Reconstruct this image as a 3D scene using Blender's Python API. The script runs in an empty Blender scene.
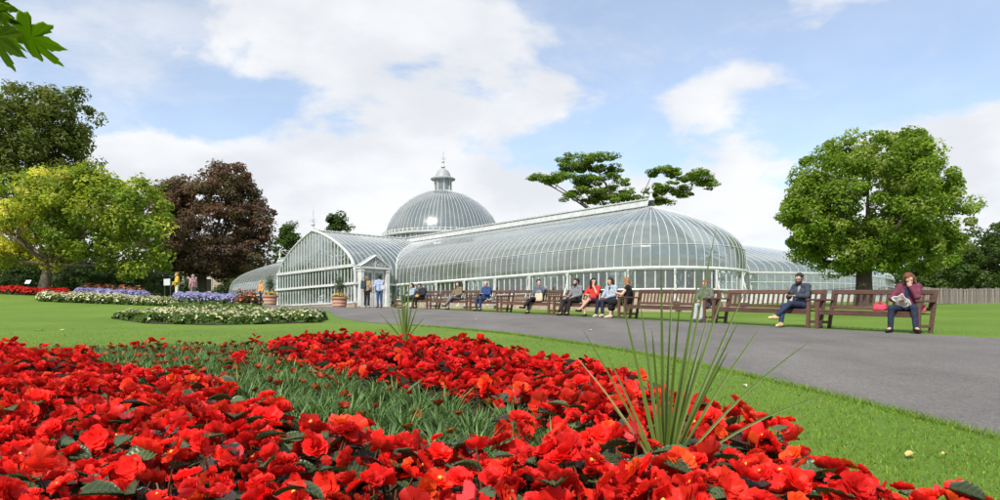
import bpy, math, random
import numpy as np
from mathutils import Vector, Matrix

random.seed(7)
rng = np.random.default_rng(7)
R_ = math.radians
scene = bpy.context.scene
col = scene.collection

# ---------------------------------------------------------------- camera, sky, sun, exposure
CAM_Z = 0.886
FPX = 710.0                      # focal length in pixels of the 1000 px wide photograph
HOR = 325.0                      # horizon row in the photograph
cam_data = bpy.data.cameras.new('camera')
cam_data.sensor_width = 36.0
cam_data.lens = 36.0 * FPX / 1000.0
cam_data.shift_y = (HOR - 250.0) / 1000.0
cam_data.clip_start = 0.05
cam_data.clip_end = 3000.0
cam = bpy.data.objects.new('camera', cam_data)
cam.location = (0, 0, CAM_Z)
cam.rotation_euler = (R_(90), 0, 0)
col.objects.link(cam)
scene.camera = cam

SUN_EL, SUN_AZ = 44.0, 203.0     # azimuth clockwise from +Y: behind the camera, to its left
sd = Vector((math.sin(R_(SUN_AZ)) * math.cos(R_(SUN_EL)), math.cos(R_(SUN_AZ)) * math.cos(R_(SUN_EL)), math.sin(R_(SUN_EL))))
sun_data = bpy.data.lights.new('sun', 'SUN')
sun_data.energy = 3.0
sun_data.angle = R_(3.0)
sun_data.color = (1.0, 0.95, 0.87)
sun = bpy.data.objects.new('sun', sun_data)
sun.rotation_euler = (-sd).to_track_quat('-Z', 'Y').to_euler()
sun.location = (0, 0, 60)
col.objects.link(sun)

world = bpy.data.worlds.new('World')
scene.world = world
world.use_nodes = True
wn, wl = world.node_tree.nodes, world.node_tree.links
wn.clear()
def N(nodes, t, **kw):
    n = nodes.new(t)
    for k, v in kw.items():
        setattr(n, k, v)
    return n
def wmath(op, a, b=None, c=None, clamp=False):
    n = N(wn, 'ShaderNodeMath', operation=op, use_clamp=clamp)
    for i, v in enumerate((a, b, c)):
        if v is None: continue
        if isinstance(v, (int, float)): n.inputs[i].default_value = v
        else: wl.new(v, n.inputs[i])
    return n.outputs[0]
sky = N(wn, 'ShaderNodeTexSky', sky_type='NISHITA', sun_disc=False)
sky.sun_elevation = R_(SUN_EL)
sky.sun_rotation = R_(SUN_AZ)
sky.altitude = 50
sky.air_density = 1.0
sky.dust_density = 0.25
sky.ozone_density = 2.2
tc = N(wn, 'ShaderNodeTexCoord')
sep = N(wn, 'ShaderNodeSeparateXYZ'); wl.new(tc.outputs['Generated'], sep.inputs[0])
dx, dy, dz = sep.outputs
zc = wmath('ADD', wmath('MAXIMUM', dz, 0.0), 0.42)
comb = N(wn, 'ShaderNodeCombineXYZ')
wl.new(wmath('DIVIDE', dx, zc), comb.inputs[0]); wl.new(wmath('DIVIDE', dz, zc), comb.inputs[2]); wl.new(wmath('DIVIDE', dy, zc), comb.inputs[1])
def wnoise(scale, detail, rough, dist=0.0, off=(0, 0, 0), sc=(1, 1, 1.7)):
    mp = N(wn, 'ShaderNodeMapping'); wl.new(comb.outputs[0], mp.inputs[0]); mp.inputs['Location'].default_value = off; mp.inputs['Scale'].default_value = sc
    n = N(wn, 'ShaderNodeTexNoise'); wl.new(mp.outputs[0], n.inputs['Vector'])
    n.inputs['Scale'].default_value = scale; n.inputs['Detail'].default_value = detail
    n.inputs['Roughness'].default_value = rough; n.inputs['Distortion'].default_value = dist
    return n.outputs[0]
def wrange(src, a, b, c, d, smooth=True):
    n = N(wn, 'ShaderNodeMapRange', interpolation_type='SMOOTHSTEP' if smooth else 'LINEAR'); wl.new(src, n.inputs[0])
    for i, v in enumerate((a, b, c, d)): n.inputs[i + 1].default_value = v
    return n.outputs[0]
CL_OFF = (9.2, 3.3, 5.1)
big = wnoise(1.9, 9, 0.54, 0.15, CL_OFF)
wisp = wnoise(2.6, 9, 0.62, 0.5, (8.1, 0.3, 2.0), (1, 1, 2.4))
low = wrange(dz, 0.17, 0.30, 0.20, 0.0)               # more cloud towards the horizon
lft = wrange(dx, 0.42, -0.50, -0.07, 0.055)             # and towards the left, thinning to the right
cov = wmath('ADD', wmath('ADD', big, low), lft)
heap = wrange(cov, 0.525, 0.595, 0.0, 1.0)
thin = wmath('MULTIPLY', wrange(wmath('ADD', wisp, lft), 0.46, 0.72, 0.0, 1.0), 0.62)
mask = wmath('MAXIMUM', heap, thin)
shade = wnoise(2.4, 6, 0.55, 0.0, (3.9, 1.2, 0.78))
cmix = N(wn, 'ShaderNodeMix', data_type='RGBA'); wl.new(wrange(wmath('ADD', shade, wmath('MULTIPLY', lft, -0.40)), 0.34, 0.60, 0.0, 1.0), cmix.inputs[0])
cmix.inputs[6].default_value = (0.79, 0.815, 0.86, 1); cmix.inputs[7].default_value = (0.97, 0.98, 1.0, 1)
bsky = N(wn, 'ShaderNodeBackground'); bsky.inputs[1].default_value = 0.112
wl.new(sky.outputs[0], bsky.inputs[0])
bcl = N(wn, 'ShaderNodeBackground'); bcl.inputs[1].default_value = 0.58
wl.new(cmix.outputs[2], bcl.inputs[0])
mixs = N(wn, 'ShaderNodeMixShader')
veil = wmath('ADD', wmath('MULTIPLY', mask, 0.68), 0.30)   # thin high haze everywhere, full cloud where the noise says so
wl.new(veil, mixs.inputs[0]); wl.new(bsky.outputs[0], mixs.inputs[1]); wl.new(bcl.outputs[0], mixs.inputs[2])
wo = N(wn, 'ShaderNodeOutputWorld'); wl.new(mixs.outputs[0], wo.inputs[0])

vs = scene.view_settings
vs.view_transform = 'Standard'; vs.look = 'None'; vs.gamma = 1.0; vs.use_curve_mapping = False
vs.exposure = 0.82
scene.render.engine = 'CYCLES'
cy = scene.cycles
cy.max_bounces = 7; cy.diffuse_bounces = 3; cy.glossy_bounces = 3; cy.transmission_bounces = 4; cy.transparent_max_bounces = 14
cy.use_denoising = True

# ---------------------------------------------------------------- helpers
def softplus(v, k):
    v = np.asarray(v, float)
    return np.where(v / k > 30, v, k * np.log1p(np.exp(np.minimum(v / k, 30))))

def g(X, Y):
    """height of the ground at plan position X, Y"""
    X = np.asarray(X, float); Y = np.asarray(Y, float)
    z = 0.008 * np.minimum(Y, 160) + 0.0407 * (38 - softplus(38 - Y, 2.5))
    far = 1 / (1 + np.exp(-(Y - 24) / 3.5))
    z = z + far * np.minimum(0.045 * softplus(-X - 9, 2), 1.6)
    z = z + far * np.minimum(0.022 * softplus(X - 14, 2), 1.5)
    r = np.hypot(X - 16.8, Y - 69.4)
    z = z + 0.42 / (1 + np.exp(np.clip((r - 21.5) / .9, -40, 40)))      # level terrace of the great dome
    return z
def gz(x, y): return float(g(x, y))

def P(px, py, Y):
    """point of the place seen at photo pixel px, py when it stands Y metres ahead"""
    return Vector(((px - 500) / FPX * Y, Y, CAM_Z + (HOR - py) / FPX * Y))
def on_ground(px, Y):
    x = (px - 500) / FPX * Y
    return Vector((x, Y, gz(x, Y)))
def hit(px, py, cap=41.0):
    Y = np.arange(0.6, cap, 0.02)
    X = (px - 500) / FPX * Y
    Z = CAM_Z + (HOR - py) / FPX * Y
    k = np.argmax(g(X, Y) >= Z)
    if g(X[k], Y[k]) < Z[k]: k = len(Y) - 1
    return (float(X[k]), float(Y[k]))

def inpoly(X, Y, poly):
    X = np.asarray(X); Y = np.asarray(Y)
    c = np.zeros(X.shape, bool)
    n = len(poly)
    for i in range(n):
        x1, y1 = poly[i]; x2, y2 = poly[(i + 1) % n]
        if y1 == y2: continue
        t = ((y1 > Y) != (y2 > Y)) & (X < (x2 - x1) * (Y - y1) / (y2 - y1) + x1)
        c ^= t
    return c

def tag(o, label=None, cat=None, group=None, kind=None):
    if label: o['label'] = label
    if cat: o['category'] = cat
    if group: o['group'] = group
    if kind: o['kind'] = kind
    return o

def empty(name, loc=(0, 0, 0), rz=0.0, parent=None):
    o = bpy.data.objects.new(name, None)
    o.empty_display_size = 0.2
    o.location = loc; o.rotation_euler = (0, 0, rz)
    col.objects.link(o)
    if parent: o.parent = parent
    return o

def link(name, me, parent=None, mat=None):
    o = bpy.data.objects.new(name, me)
    col.objects.link(o)
    if parent is not None: o.parent = parent
    if mat is not None and len(me.materials) == 0: me.materials.append(mat)
    return o

def mesh_np(name, V, F, mat=None, colr=None, smooth=False, mats=None, midx=None):
    """mesh from numpy arrays; F is (n,3) or (n,4)"""
    V = np.ascontiguousarray(V, np.float32); F = np.ascontiguousarray(F, np.int32)
    me = bpy.data.meshes.new(name)
    k = F.shape[1]
    me.vertices.add(len(V)); me.vertices.foreach_set('co', V.ravel())
    me.loops.add(F.size); me.loops.foreach_set('vertex_index', F.ravel())
    me.polygons.add(len(F))
    me.polygons.foreach_set('loop_start', np.arange(0, F.size, k, dtype=np.int32))
    me.polygons.foreach_set('loop_total', np.full(len(F), k, np.int32))
    if mats:
        for m in mats: me.materials.append(m)
    elif mat: me.materials.append(mat)
    if midx is not None: me.polygons.foreach_set('material_index', np.ascontiguousarray(midx, np.int32))
    if smooth: me.polygons.foreach_set('use_smooth', np.ones(len(F), bool))
    if colr is not None:
        a = me.color_attributes.new('Col', 'FLOAT_COLOR', 'POINT')
        c = np.ones((len(V), 4), np.float32); c[:, :3] = colr
        a.data.foreach_set('color', c.ravel())
    me.update(calc_edges=True)
    me.validate()
    return me

class MB:
    """collects shapes, builds one mesh object"""
    def __init__(s): s.v = []; s.f = []
    def add(s, v, f):
        b = len(s.v); s.v += [tuple(p) for p in v]; s.f += [tuple(i + b for i in q) for q in f]; return s
    def box(s, c, d, M=None):
        x, y, z = d[0] / 2, d[1] / 2, d[2] / 2
        v = [Vector((sx * x, sy * y, sz * z)) for sx in (-1, 1) for sy in (-1, 1) for sz in (-1, 1)]
        c = Vector(c)
        v = [(M @ p if M else p) + c for p in v]
        return s.add(v, [(0, 1, 3, 2), (4, 6, 7, 5), (0, 4, 5, 1), (2, 3, 7, 6), (0, 2, 6, 4), (1, 5, 7, 3)])
    def bbox(s, c, d, b=0.006):
        """box with bevelled long edges (chamfer in all directions)"""
        x, y, z = d[0] / 2, d[1] / 2, d[2] / 2
        b = min(b, x * .9, y * .9, z * .9)
        v = []; c = Vector(c)
        for sx in (-1, 1):
            for sy in (-1, 1):
                for sz in (-1, 1):
                    v += [c + Vector((sx * x, sy * (y - b), sz * (z - b))), c + Vector((sx * (x - b), sy * y, sz * (z - b))), c + Vector((sx * (x - b), sy * (y - b), sz * z))]
        def i(sx, sy, sz, k): return ((sx > 0) * 4 + (sy > 0) * 2 + (sz > 0)) * 3 + k
        f = []
        for sx in (-1, 1):
            q = [i(sx, -1, -1, 0), i(sx, 1, -1, 0), i(sx, 1, 1, 0), i(sx, -1, 1, 0)]; f.append(q if sx > 0 else q[::-1])
        for sy in (-1, 1):
            q = [i(-1, sy, -1, 1), i(-1, sy, 1, 1), i(1, sy, 1, 1), i(1, sy, -1, 1)]; f.append(q if sy > 0 else q[::-1])
        for sz in (-1, 1):
            q = [i(-1, -1, sz, 2), i(1, -1, sz, 2), i(1, 1, sz, 2), i(-1, 1, sz, 2)]; f.append(q if sz > 0 else q[::-1])
        for sx in (-1, 1):
            for sy in (-1, 1): f.append([i(sx, sy, -1, 0), i(sx, sy, -1, 1), i(sx, sy, 1, 1), i(sx, sy, 1, 0)])
            for sz in (-1, 1): f.append([i(sx, -1, sz, 0), i(sx, -1, sz, 2), i(sx, 1, sz, 2), i(sx, 1, sz, 0)])
        for sy in (-1, 1):
            for sz in (-1, 1): f.append([i(-1, sy, sz, 1), i(-1, sy, sz, 2), i(1, sy, sz, 2), i(1, sy, sz, 1)])
        for sx in (-1, 1):
            for sy in (-1, 1):
                for sz in (-1, 1): f.append([i(sx, sy, sz, 0), i(sx, sy, sz, 1), i(sx, sy, sz, 2)])
        return s.add(v, f)
    def tube(s, pts, rad, n=6, flat=1.0, cap=True):
        pts = [Vector(p) for p in pts]
        if isinstance(rad, (int, float)): rad = [rad] * len(pts)
        v = []; ref = None
        for k, p in enumerate(pts):
            t = (pts[min(k + 1, len(pts) - 1)] - pts[max(k - 1, 0)])
            if t.length < 1e-9: t = Vector((0, 0, 1))
            t.normalize()
            if ref is None:
                ref = Vector((0, 0, 1)) if abs(t.z) < 0.9 else Vector((1, 0, 0))
            a = t.cross(ref)
            if a.length < 1e-6: a = t.orthogonal()
            a.normalize(); b = a.cross(t); ref = b
            for j in range(n):
                w = 2 * math.pi * j / n
                v.append(p + (a * math.cos(w) + b * math.sin(w) * flat) * rad[k])
        f = []
        for k in range(len(pts) - 1):
            for j in range(n):
                f.append((k * n + j, k * n + (j + 1) % n, (k + 1) * n + (j + 1) % n, (k + 1) * n + j))
        if cap:
            f.append(tuple(range(n - 1, -1, -1))); f.append(tuple(range((len(pts) - 1) * n, len(pts) * n)))
        return s.add(v, f)
    def lathe(s, prof, n=16, c=(0, 0, 0)):
        v = []; c = Vector(c)
        for r, z in prof:
            for j in range(n):
                w = 2 * math.pi * j / n
                v.append(c + Vector((r * math.cos(w), r * math.sin(w), z)))
        f = [(k * n + j, k * n + (j + 1) % n, (k + 1) * n + (j + 1) % n, (k + 1) * n + j) for k in range(len(prof) - 1) for j in range(n)]
        return s.add(v, f)
    def prism(s, poly, thick, M):
        """flat polygon (x, z) extruded along local y by thick"""
        n = len(poly)
        v = [M @ Vector((x, -thick / 2, z)) for x, z in poly] + [M @ Vector((x, thick / 2, z)) for x, z in poly]
        f = [tuple(range(n)), tuple(range(2 * n - 1, n - 1, -1))] + [(i, i + n, (i + 1) % n + n, (i + 1) % n) for i in range(n)]
        return s.add(v, f)
    def mesh(s, name, mat=None, smooth=False):
        me = bpy.data.meshes.new(name); me.from_pydata(s.v, [], s.f)
        if mat: me.materials.append(mat)
        if smooth: me.polygons.foreach_set('use_smooth', np.ones(len(me.polygons), bool))
        me.update(); return me
    def build(s, name, mat=None, parent=None, smooth=False):
        return link(name, s.mesh(name, mat, smooth), parent)

# ---------------------------------------------------------------- materials
MATS = {}
def pmat(name, c1, c2=None, rough=0.6, scale=8.0, bump=0.0, bscale=None, spec=0.4, detail=4, lo=0.35, hi=0.65, rnd=0.0, metal=0.0, coords='Object', stretch=None, coat=0.0):
    """principled material, colour varied by noise between c1 and c2, rnd = value change per object"""
    m = bpy.data.materials.new(name); m.use_nodes = True
    nt = m.node_tree; b = nt.nodes['Principled BSDF']
    b.inputs['Roughness'].default_value = rough
    b.inputs['Specular IOR Level'].default_value = spec
    b.inputs['Metallic'].default_value = metal
    if coat: b.inputs['Coat Weight'].default_value = coat
    t = nt.nodes.new('ShaderNodeTexCoord'); src = t.outputs[coords]
    if stretch:
        mp = nt.nodes.new('ShaderNodeMapping'); mp.inputs['Scale'].default_value = stretch
        nt.links.new(src, mp.inputs[0]); src = mp.outputs[0]
    if c2 is None: c2 = tuple(v * 0.82 for v in c1)
    nz = nt.nodes.new('ShaderNodeTexNoise'); nz.inputs['Scale'].default_value = scale; nz.inputs['Detail'].default_value = detail
    nt.links.new(src, nz.inputs['Vector'])
    mr = nt.nodes.new('ShaderNodeMapRange'); mr.inputs[1].default_value = lo; mr.inputs[2].default_value = hi
    nt.links.new(nz.outputs[0], mr.inputs[0])
    mx = nt.nodes.new('ShaderNodeMix'); mx.data_type = 'RGBA'
    mx.inputs[6].default_value = (*c1, 1); mx.inputs[7].default_value = (*c2, 1)
    nt.links.new(mr.outputs[0], mx.inputs[0]); out = mx.outputs[2]
    if rnd:
        oi = nt.nodes.new('ShaderNodeObjectInfo')
        r2 = nt.nodes.new('ShaderNodeMapRange'); r2.inputs[3].default_value = 1 - rnd; r2.inputs[4].default_value = 1 + rnd
        nt.links.new(oi.outputs['Random'], r2.inputs[0])
        hs = nt.nodes.new('ShaderNodeHueSaturation'); nt.links.new(r2.outputs[0], hs.inputs['Value']); nt.links.new(out, hs.inputs['Color'])
        out = hs.outputs[0]
    nt.links.new(out, b.inputs['Base Color'])
    if bump:
        n2 = nt.nodes.new('ShaderNodeTexNoise'); n2.inputs['Scale'].default_value = bscale or scale * 3; n2.inputs['Detail'].default_value = 5
        nt.links.new(src, n2.inputs['Vector'])
        bp = nt.nodes.new('ShaderNodeBump'); bp.inputs['Strength'].default_value = bump; bp.inputs['Distance'].default_value = 0.02
        nt.links.new(n2.outputs[0], bp.inputs['Height']); nt.links.new(bp.outputs[0], b.inputs['Normal'])
    MATS[name] = m
    return m

def leaf_mat(name, tint=(1, 1, 1), trans=0.35, rough=0.55, base=None, rnd=0.0, hue=0.0, spec=0.25, tcol=None):
    """foliage: colour from the Col attribute (or base), some light through the blade"""
    m = bpy.data.materials.new(name); m.use_nodes = True
    nt = m.node_tree; b = nt.nodes['Principled BSDF']; o = nt.nodes['Material Output']
    b.inputs['Roughness'].default_value = rough; b.inputs['Specular IOR Level'].default_value = spec
    if base is None:
        a = nt.nodes.new('ShaderNodeAttribute'); a.attribute_name = 'Col'; c = a.outputs['Color']
    else:
        rgb = nt.nodes.new('ShaderNodeRGB'); rgb.outputs[0].default_value = (*base, 1); c = rgb.outputs[0]
    if rnd or hue:
        oi = nt.nodes.new('ShaderNodeObjectInfo')
        hs = nt.nodes.new('ShaderNodeHueSaturation'); nt.links.new(c, hs.inputs['Color'])
        r2 = nt.nodes.new('ShaderNodeMapRange'); r2.inputs[3].default_value = 1 - rnd; r2.inputs[4].default_value = 1 + rnd
        nt.links.new(oi.outputs['Random'], r2.inputs[0]); nt.links.new(r2.outputs[0], hs.inputs['Value'])
        if hue:
            w = nt.nodes.new('ShaderNodeTexWhiteNoise'); w.noise_dimensions = '1D'; nt.links.new(oi.outputs['Random'], w.inputs['W'])
            r3 = nt.nodes.new('ShaderNodeMapRange'); r3.inputs[3].default_value = 0.5 - hue * 0.15; r3.inputs[4].default_value = 0.5 + hue
            pw = nt.nodes.new('ShaderNodeMath'); pw.operation = 'POWER'; pw.inputs[1].default_value = 3.0
            nt.links.new(w.outputs[0], pw.inputs[0]); nt.links.new(pw.outputs[0], r3.inputs[0]); nt.links.new(r3.outputs[0], hs.inputs['Hue'])
        c = hs.outputs[0]
    nt.links.new(c, b.inputs['Base Color'])
    tr = nt.nodes.new('ShaderNodeBsdfTranslucent')
    ml = nt.nodes.new('ShaderNodeMix'); ml.data_type = 'RGBA'; ml.blend_type = 'MULTIPLY'; ml.inputs[0].default_value = 1
    nt.links.new(c, ml.inputs[6]); ml.inputs[7].default_value = (*(tcol or (1.5, 1.6, 0.8)), 1)
    nt.links.new(ml.outputs[2], tr.inputs[0])
    mx = nt.nodes.new('ShaderNodeMixShader'); mx.inputs[0].default_value = trans
    nt.links.new(b.outputs[0], mx.inputs[1]); nt.links.new(tr.outputs[0], mx.inputs[2]); nt.links.new(mx.outputs[0], o.inputs[0])
    MATS[name] = m
    return m
# ---------------------------------------------------------------- ground and path
def ground_material():
    m = bpy.data.materials.new('lawn'); m.use_nodes = True
    nt = m.node_tree; b = nt.nodes['Principled BSDF']
    t = nt.nodes.new('ShaderNodeTexCoord')
    def nz(s, d, r=0.6):
        n = nt.nodes.new('ShaderNodeTexNoise'); n.inputs['Scale'].default_value = s; n.inputs['Detail'].default_value = d; n.inputs['Roughness'].default_value = r
        nt.links.new(t.outputs['Object'], n.inputs['Vector']); return n.outputs[0]
    r1 = nt.nodes.new('ShaderNodeValToRGB'); nt.links.new(nz(0.35, 6), r1.inputs[0])
    r1.color_ramp.elements[0].position = 0.35; r1.color_ramp.elements[0].color = (0.105, 0.188, 0.020, 1)
    r1.color_ramp.elements[1].position = 0.65; r1.color_ramp.elements[1].color = (0.150, 0.242, 0.030, 1)
    r2 = nt.nodes.new('ShaderNodeValToRGB'); nt.links.new(nz(60, 4, 0.7), r2.inputs[0])
    r2.color_ramp.elements[0].position = 0.3; r2.color_ramp.elements[0].color = (0.62, 0.62, 0.6, 1)
    r2.color_ramp.elements[1].position = 0.7; r2.color_ramp.elements[1].color = (1.25, 1.25, 1.1, 1)
    mx = nt.nodes.new('ShaderNodeMix'); mx.data_type = 'RGBA'; mx.blend_type = 'MULTIPLY'; mx.inputs[0].default_value = 1
    nt.links.new(r1.outputs[0], mx.inputs[6]); nt.links.new(r2.outputs[0], mx.inputs[7])
    nt.links.new(mx.outputs[2], b.inputs['Base Color'])
    b.inputs['Roughness'].default_value = 0.75; b.inputs['Specular IOR Level'].default_value = 0.2
    bp = nt.nodes.new('ShaderNodeBump'); bp.inputs['Strength'].default_value = 0.7; bp.inputs['Distance'].default_value = 0.03
    nt.links.new(nz(45, 5, 0.7), bp.inputs['Height']); nt.links.new(bp.outputs[0], b.inputs['Normal'])
    return m
lawn_m = ground_material()
def axis(parts):
    a = []
    for lo, hi, st in parts: a += list(np.arange(lo, hi, st))
    return np.array(a + [parts[-1][1]])
gx = axis([(-900, -80, 40), (-80, -16, 2), (-16, 16, 0.5), (16, 80, 2), (80, 900, 40)])
gy = axis([(-200, -8, 12), (-8, 30, 0.5), (30, 80, 1.5), (80, 200, 10), (200, 1600, 100)])
GX, GY = np.meshgrid(gx, gy)
GV = np.stack([GX.ravel(), GY.ravel(), g(GX, GY).ravel()], 1)
nxg = len(gx); ii = np.arange(len(gy) - 1)[:, None] * nxg + np.arange(nxg - 1)[None, :]
GF = np.stack([ii, ii + 1, ii + 1 + nxg, ii + nxg], -1).reshape(-1, 4)
tag(link('lawn', mesh_np('lawn', GV, GF, lawn_m, smooth=True)), kind='structure')

# bench line
BA = np.array((8.75, 14.45)); BD = np.array((-0.512, 0.859)); BN = np.array((-0.859, -0.512))
def bench_pt(t, off=0.0): return BA + BD * t + BN * off
def bench_t(px):
    r = (px - 500) / FPX
    return float((BA[0] - r * BA[1]) / (r * BD[1] - BD[0]))

# glasshouse frame: u to the near right along the wing, v away from the viewer along the entrance hall
GO = np.array((-6.36, 48.85)); EU = np.array((0.664, -0.748)); EV = np.array((0.748, 0.664))
def UV(u, v): return GO + EU * u + EV * v

near_px = [(1000, 440), (900, 412), (800, 388), (700, 365), (620, 350), (560, 341), (500, 333), (440, 327.5), (400, 325), (360, 322), (336, 317), (329, 311.5), (300, 308.6), (262, 307.4)]
near_curve = [(3.6, -6.0), (3.35, 0.5), (3.2, 2.4)] + [hit(x, y) for x, y in near_px]
far_curve = [tuple(bench_pt(t, 0.30)) for t in np.linspace(-26, 24.5, 22)] + [tuple(UV(5.9, -4.75)), tuple(UV(5.45, -6.5)), tuple(UV(5.0, -7.3)), tuple(UV(0, -7.4)), tuple(UV(-5.6, -7.4))]
def resample(c, n):
    c = np.array(c, float); s = np.r_[0, np.cumsum(np.hypot(*np.diff(c, axis=0).T))]
    q = np.linspace(0, s[-1], n); return np.stack([np.interp(q, s, c[:, 0]), np.interp(q, s, c[:, 1])], 1)
def smooth_curve(c, n, it=30):
    c = resample(c, n)
    for _ in range(it): c[1:-1] = 0.5 * c[1:-1] + 0.25 * (c[:-2] + c[2:])
    return c
NC = smooth_curve(near_curve, 140, 12); FC = smooth_curve(far_curve, 140, 6)
path_poly = [tuple(p) for p in NC] + [tuple(p) for p in FC[::-1]]
asphalt = pmat('asphalt', (0.145, 0.135, 0.130), (0.184, 0.172, 0.165), rough=0.85, scale=0.7, bump=0.6, bscale=130, spec=0.3, detail=8, lo=0.3, hi=0.7)
def asphalt_speckle(m):
    nt = m.node_tree; b = nt.nodes['Principled BSDF']; src = b.inputs['Base Color'].links[0].from_socket
    t = nt.nodes.new('ShaderNodeTexCoord'); v = nt.nodes.new('ShaderNodeTexVoronoi'); v.inputs['Scale'].default_value = 75
    nt.links.new(t.outputs['Object'], v.inputs['Vector'])
    r = nt.nodes.new('ShaderNodeValToRGB'); nt.links.new(v.outputs['Color'], r.inputs[0])
    r.color_ramp.elements[0].color = (0.55, 0.55, 0.55, 1); r.color_ramp.elements[1].color = (1.5, 1.5, 1.5, 1)
    mx = nt.nodes.new('ShaderNodeMix'); mx.data_type = 'RGBA'; mx.blend_type = 'MULTIPLY'; mx.inputs[0].default_value = 0.75
    nt.links.new(src, mx.inputs[6]); nt.links.new(r.outputs[0], mx.inputs[7]); nt.links.new(mx.outputs[2], b.inputs['Base Color'])
def asphalt_wear(m):
    nt = m.node_tree; b = nt.nodes['Principled BSDF']; src = b.inputs['Base Color'].links[0].from_socket
    t = nt.nodes.new('ShaderNodeTexCoord')
    def layer(src, tex_scale, lo, hi, c0, c1, kind='ShaderNodeTexNoise', stretch=None, fac=1.0):
        v = t.outputs['Object']
        if stretch:
            mp = nt.nodes.new('ShaderNodeMapping'); mp.inputs['Scale'].default_value = stretch; mp.inputs['Rotation'].default_value = (0, 0, -.54); nt.links.new(v, mp.inputs[0]); v = mp.outputs[0]
        n = nt.nodes.new(kind); n.inputs['Scale'].default_value = tex_scale; nt.links.new(v, n.inputs['Vector'])
        if kind == 'ShaderNodeTexVoronoi':
            n.feature = 'DISTANCE_TO_EDGE'; o = n.outputs['Distance']
        else: n.inputs['Detail'].default_value = 7; n.inputs['Roughness'].default_value = .65; o = n.outputs[0]
        r = nt.nodes.new('ShaderNodeValToRGB'); nt.links.new(o, r.inputs[0]); r.color_ramp.elements[0].position = lo; r.color_ramp.elements[1].position = hi
        r.color_ramp.elements[0].color = (c0, c0, c0 * .98, 1); r.color_ramp.elements[1].color = (c1, c1, c1, 1)
        mx = nt.nodes.new('ShaderNodeMix'); mx.data_type = 'RGBA'; mx.blend_type = 'MULTIPLY'; mx.inputs[0].default_value = fac
        nt.links.new(src, mx.inputs[6]); nt.links.new(r.outputs[0], mx.inputs[7]); return mx.outputs[2]
    src = layer(src, .5, .35, .7, .82, 1.12, stretch=(1.6, .3, 1))       # worn lengthwise tracks
    src = layer(src, 2.2, .58, .70, 1.0, .86)                             # damp and patched spots
    src = layer(src, 22, .30, .72, .80, 1.20)
    nt.links.new(src, b.inputs['Base Color'])
asphalt_speckle(asphalt); asphalt_wear(asphalt)
M_ = 26
ws = np.linspace(0, 1, M_)
PV = NC[:, None, :] * (1 - ws)[None, :, None] + FC[:, None, :] * ws[None, :, None]
ragged = rng.normal(0, 0.012, (140, M_, 2)); ragged[:, 1:-1] = 0
PV = PV + ragged
PZ = g(PV[..., 0], PV[..., 1]) + 0.006
PV3 = np.concatenate([PV, PZ[..., None]], -1).reshape(-1, 3)
ii = np.arange(139)[:, None] * M_ + np.arange(M_ - 1)[None, :]
PF = np.stack([ii, ii + M_, ii + M_ + 1, ii + 1], -1).reshape(-1, 4)
tag(link('path', mesh_np('path', PV3, PF, asphalt, smooth=True)), kind='structure')

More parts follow.
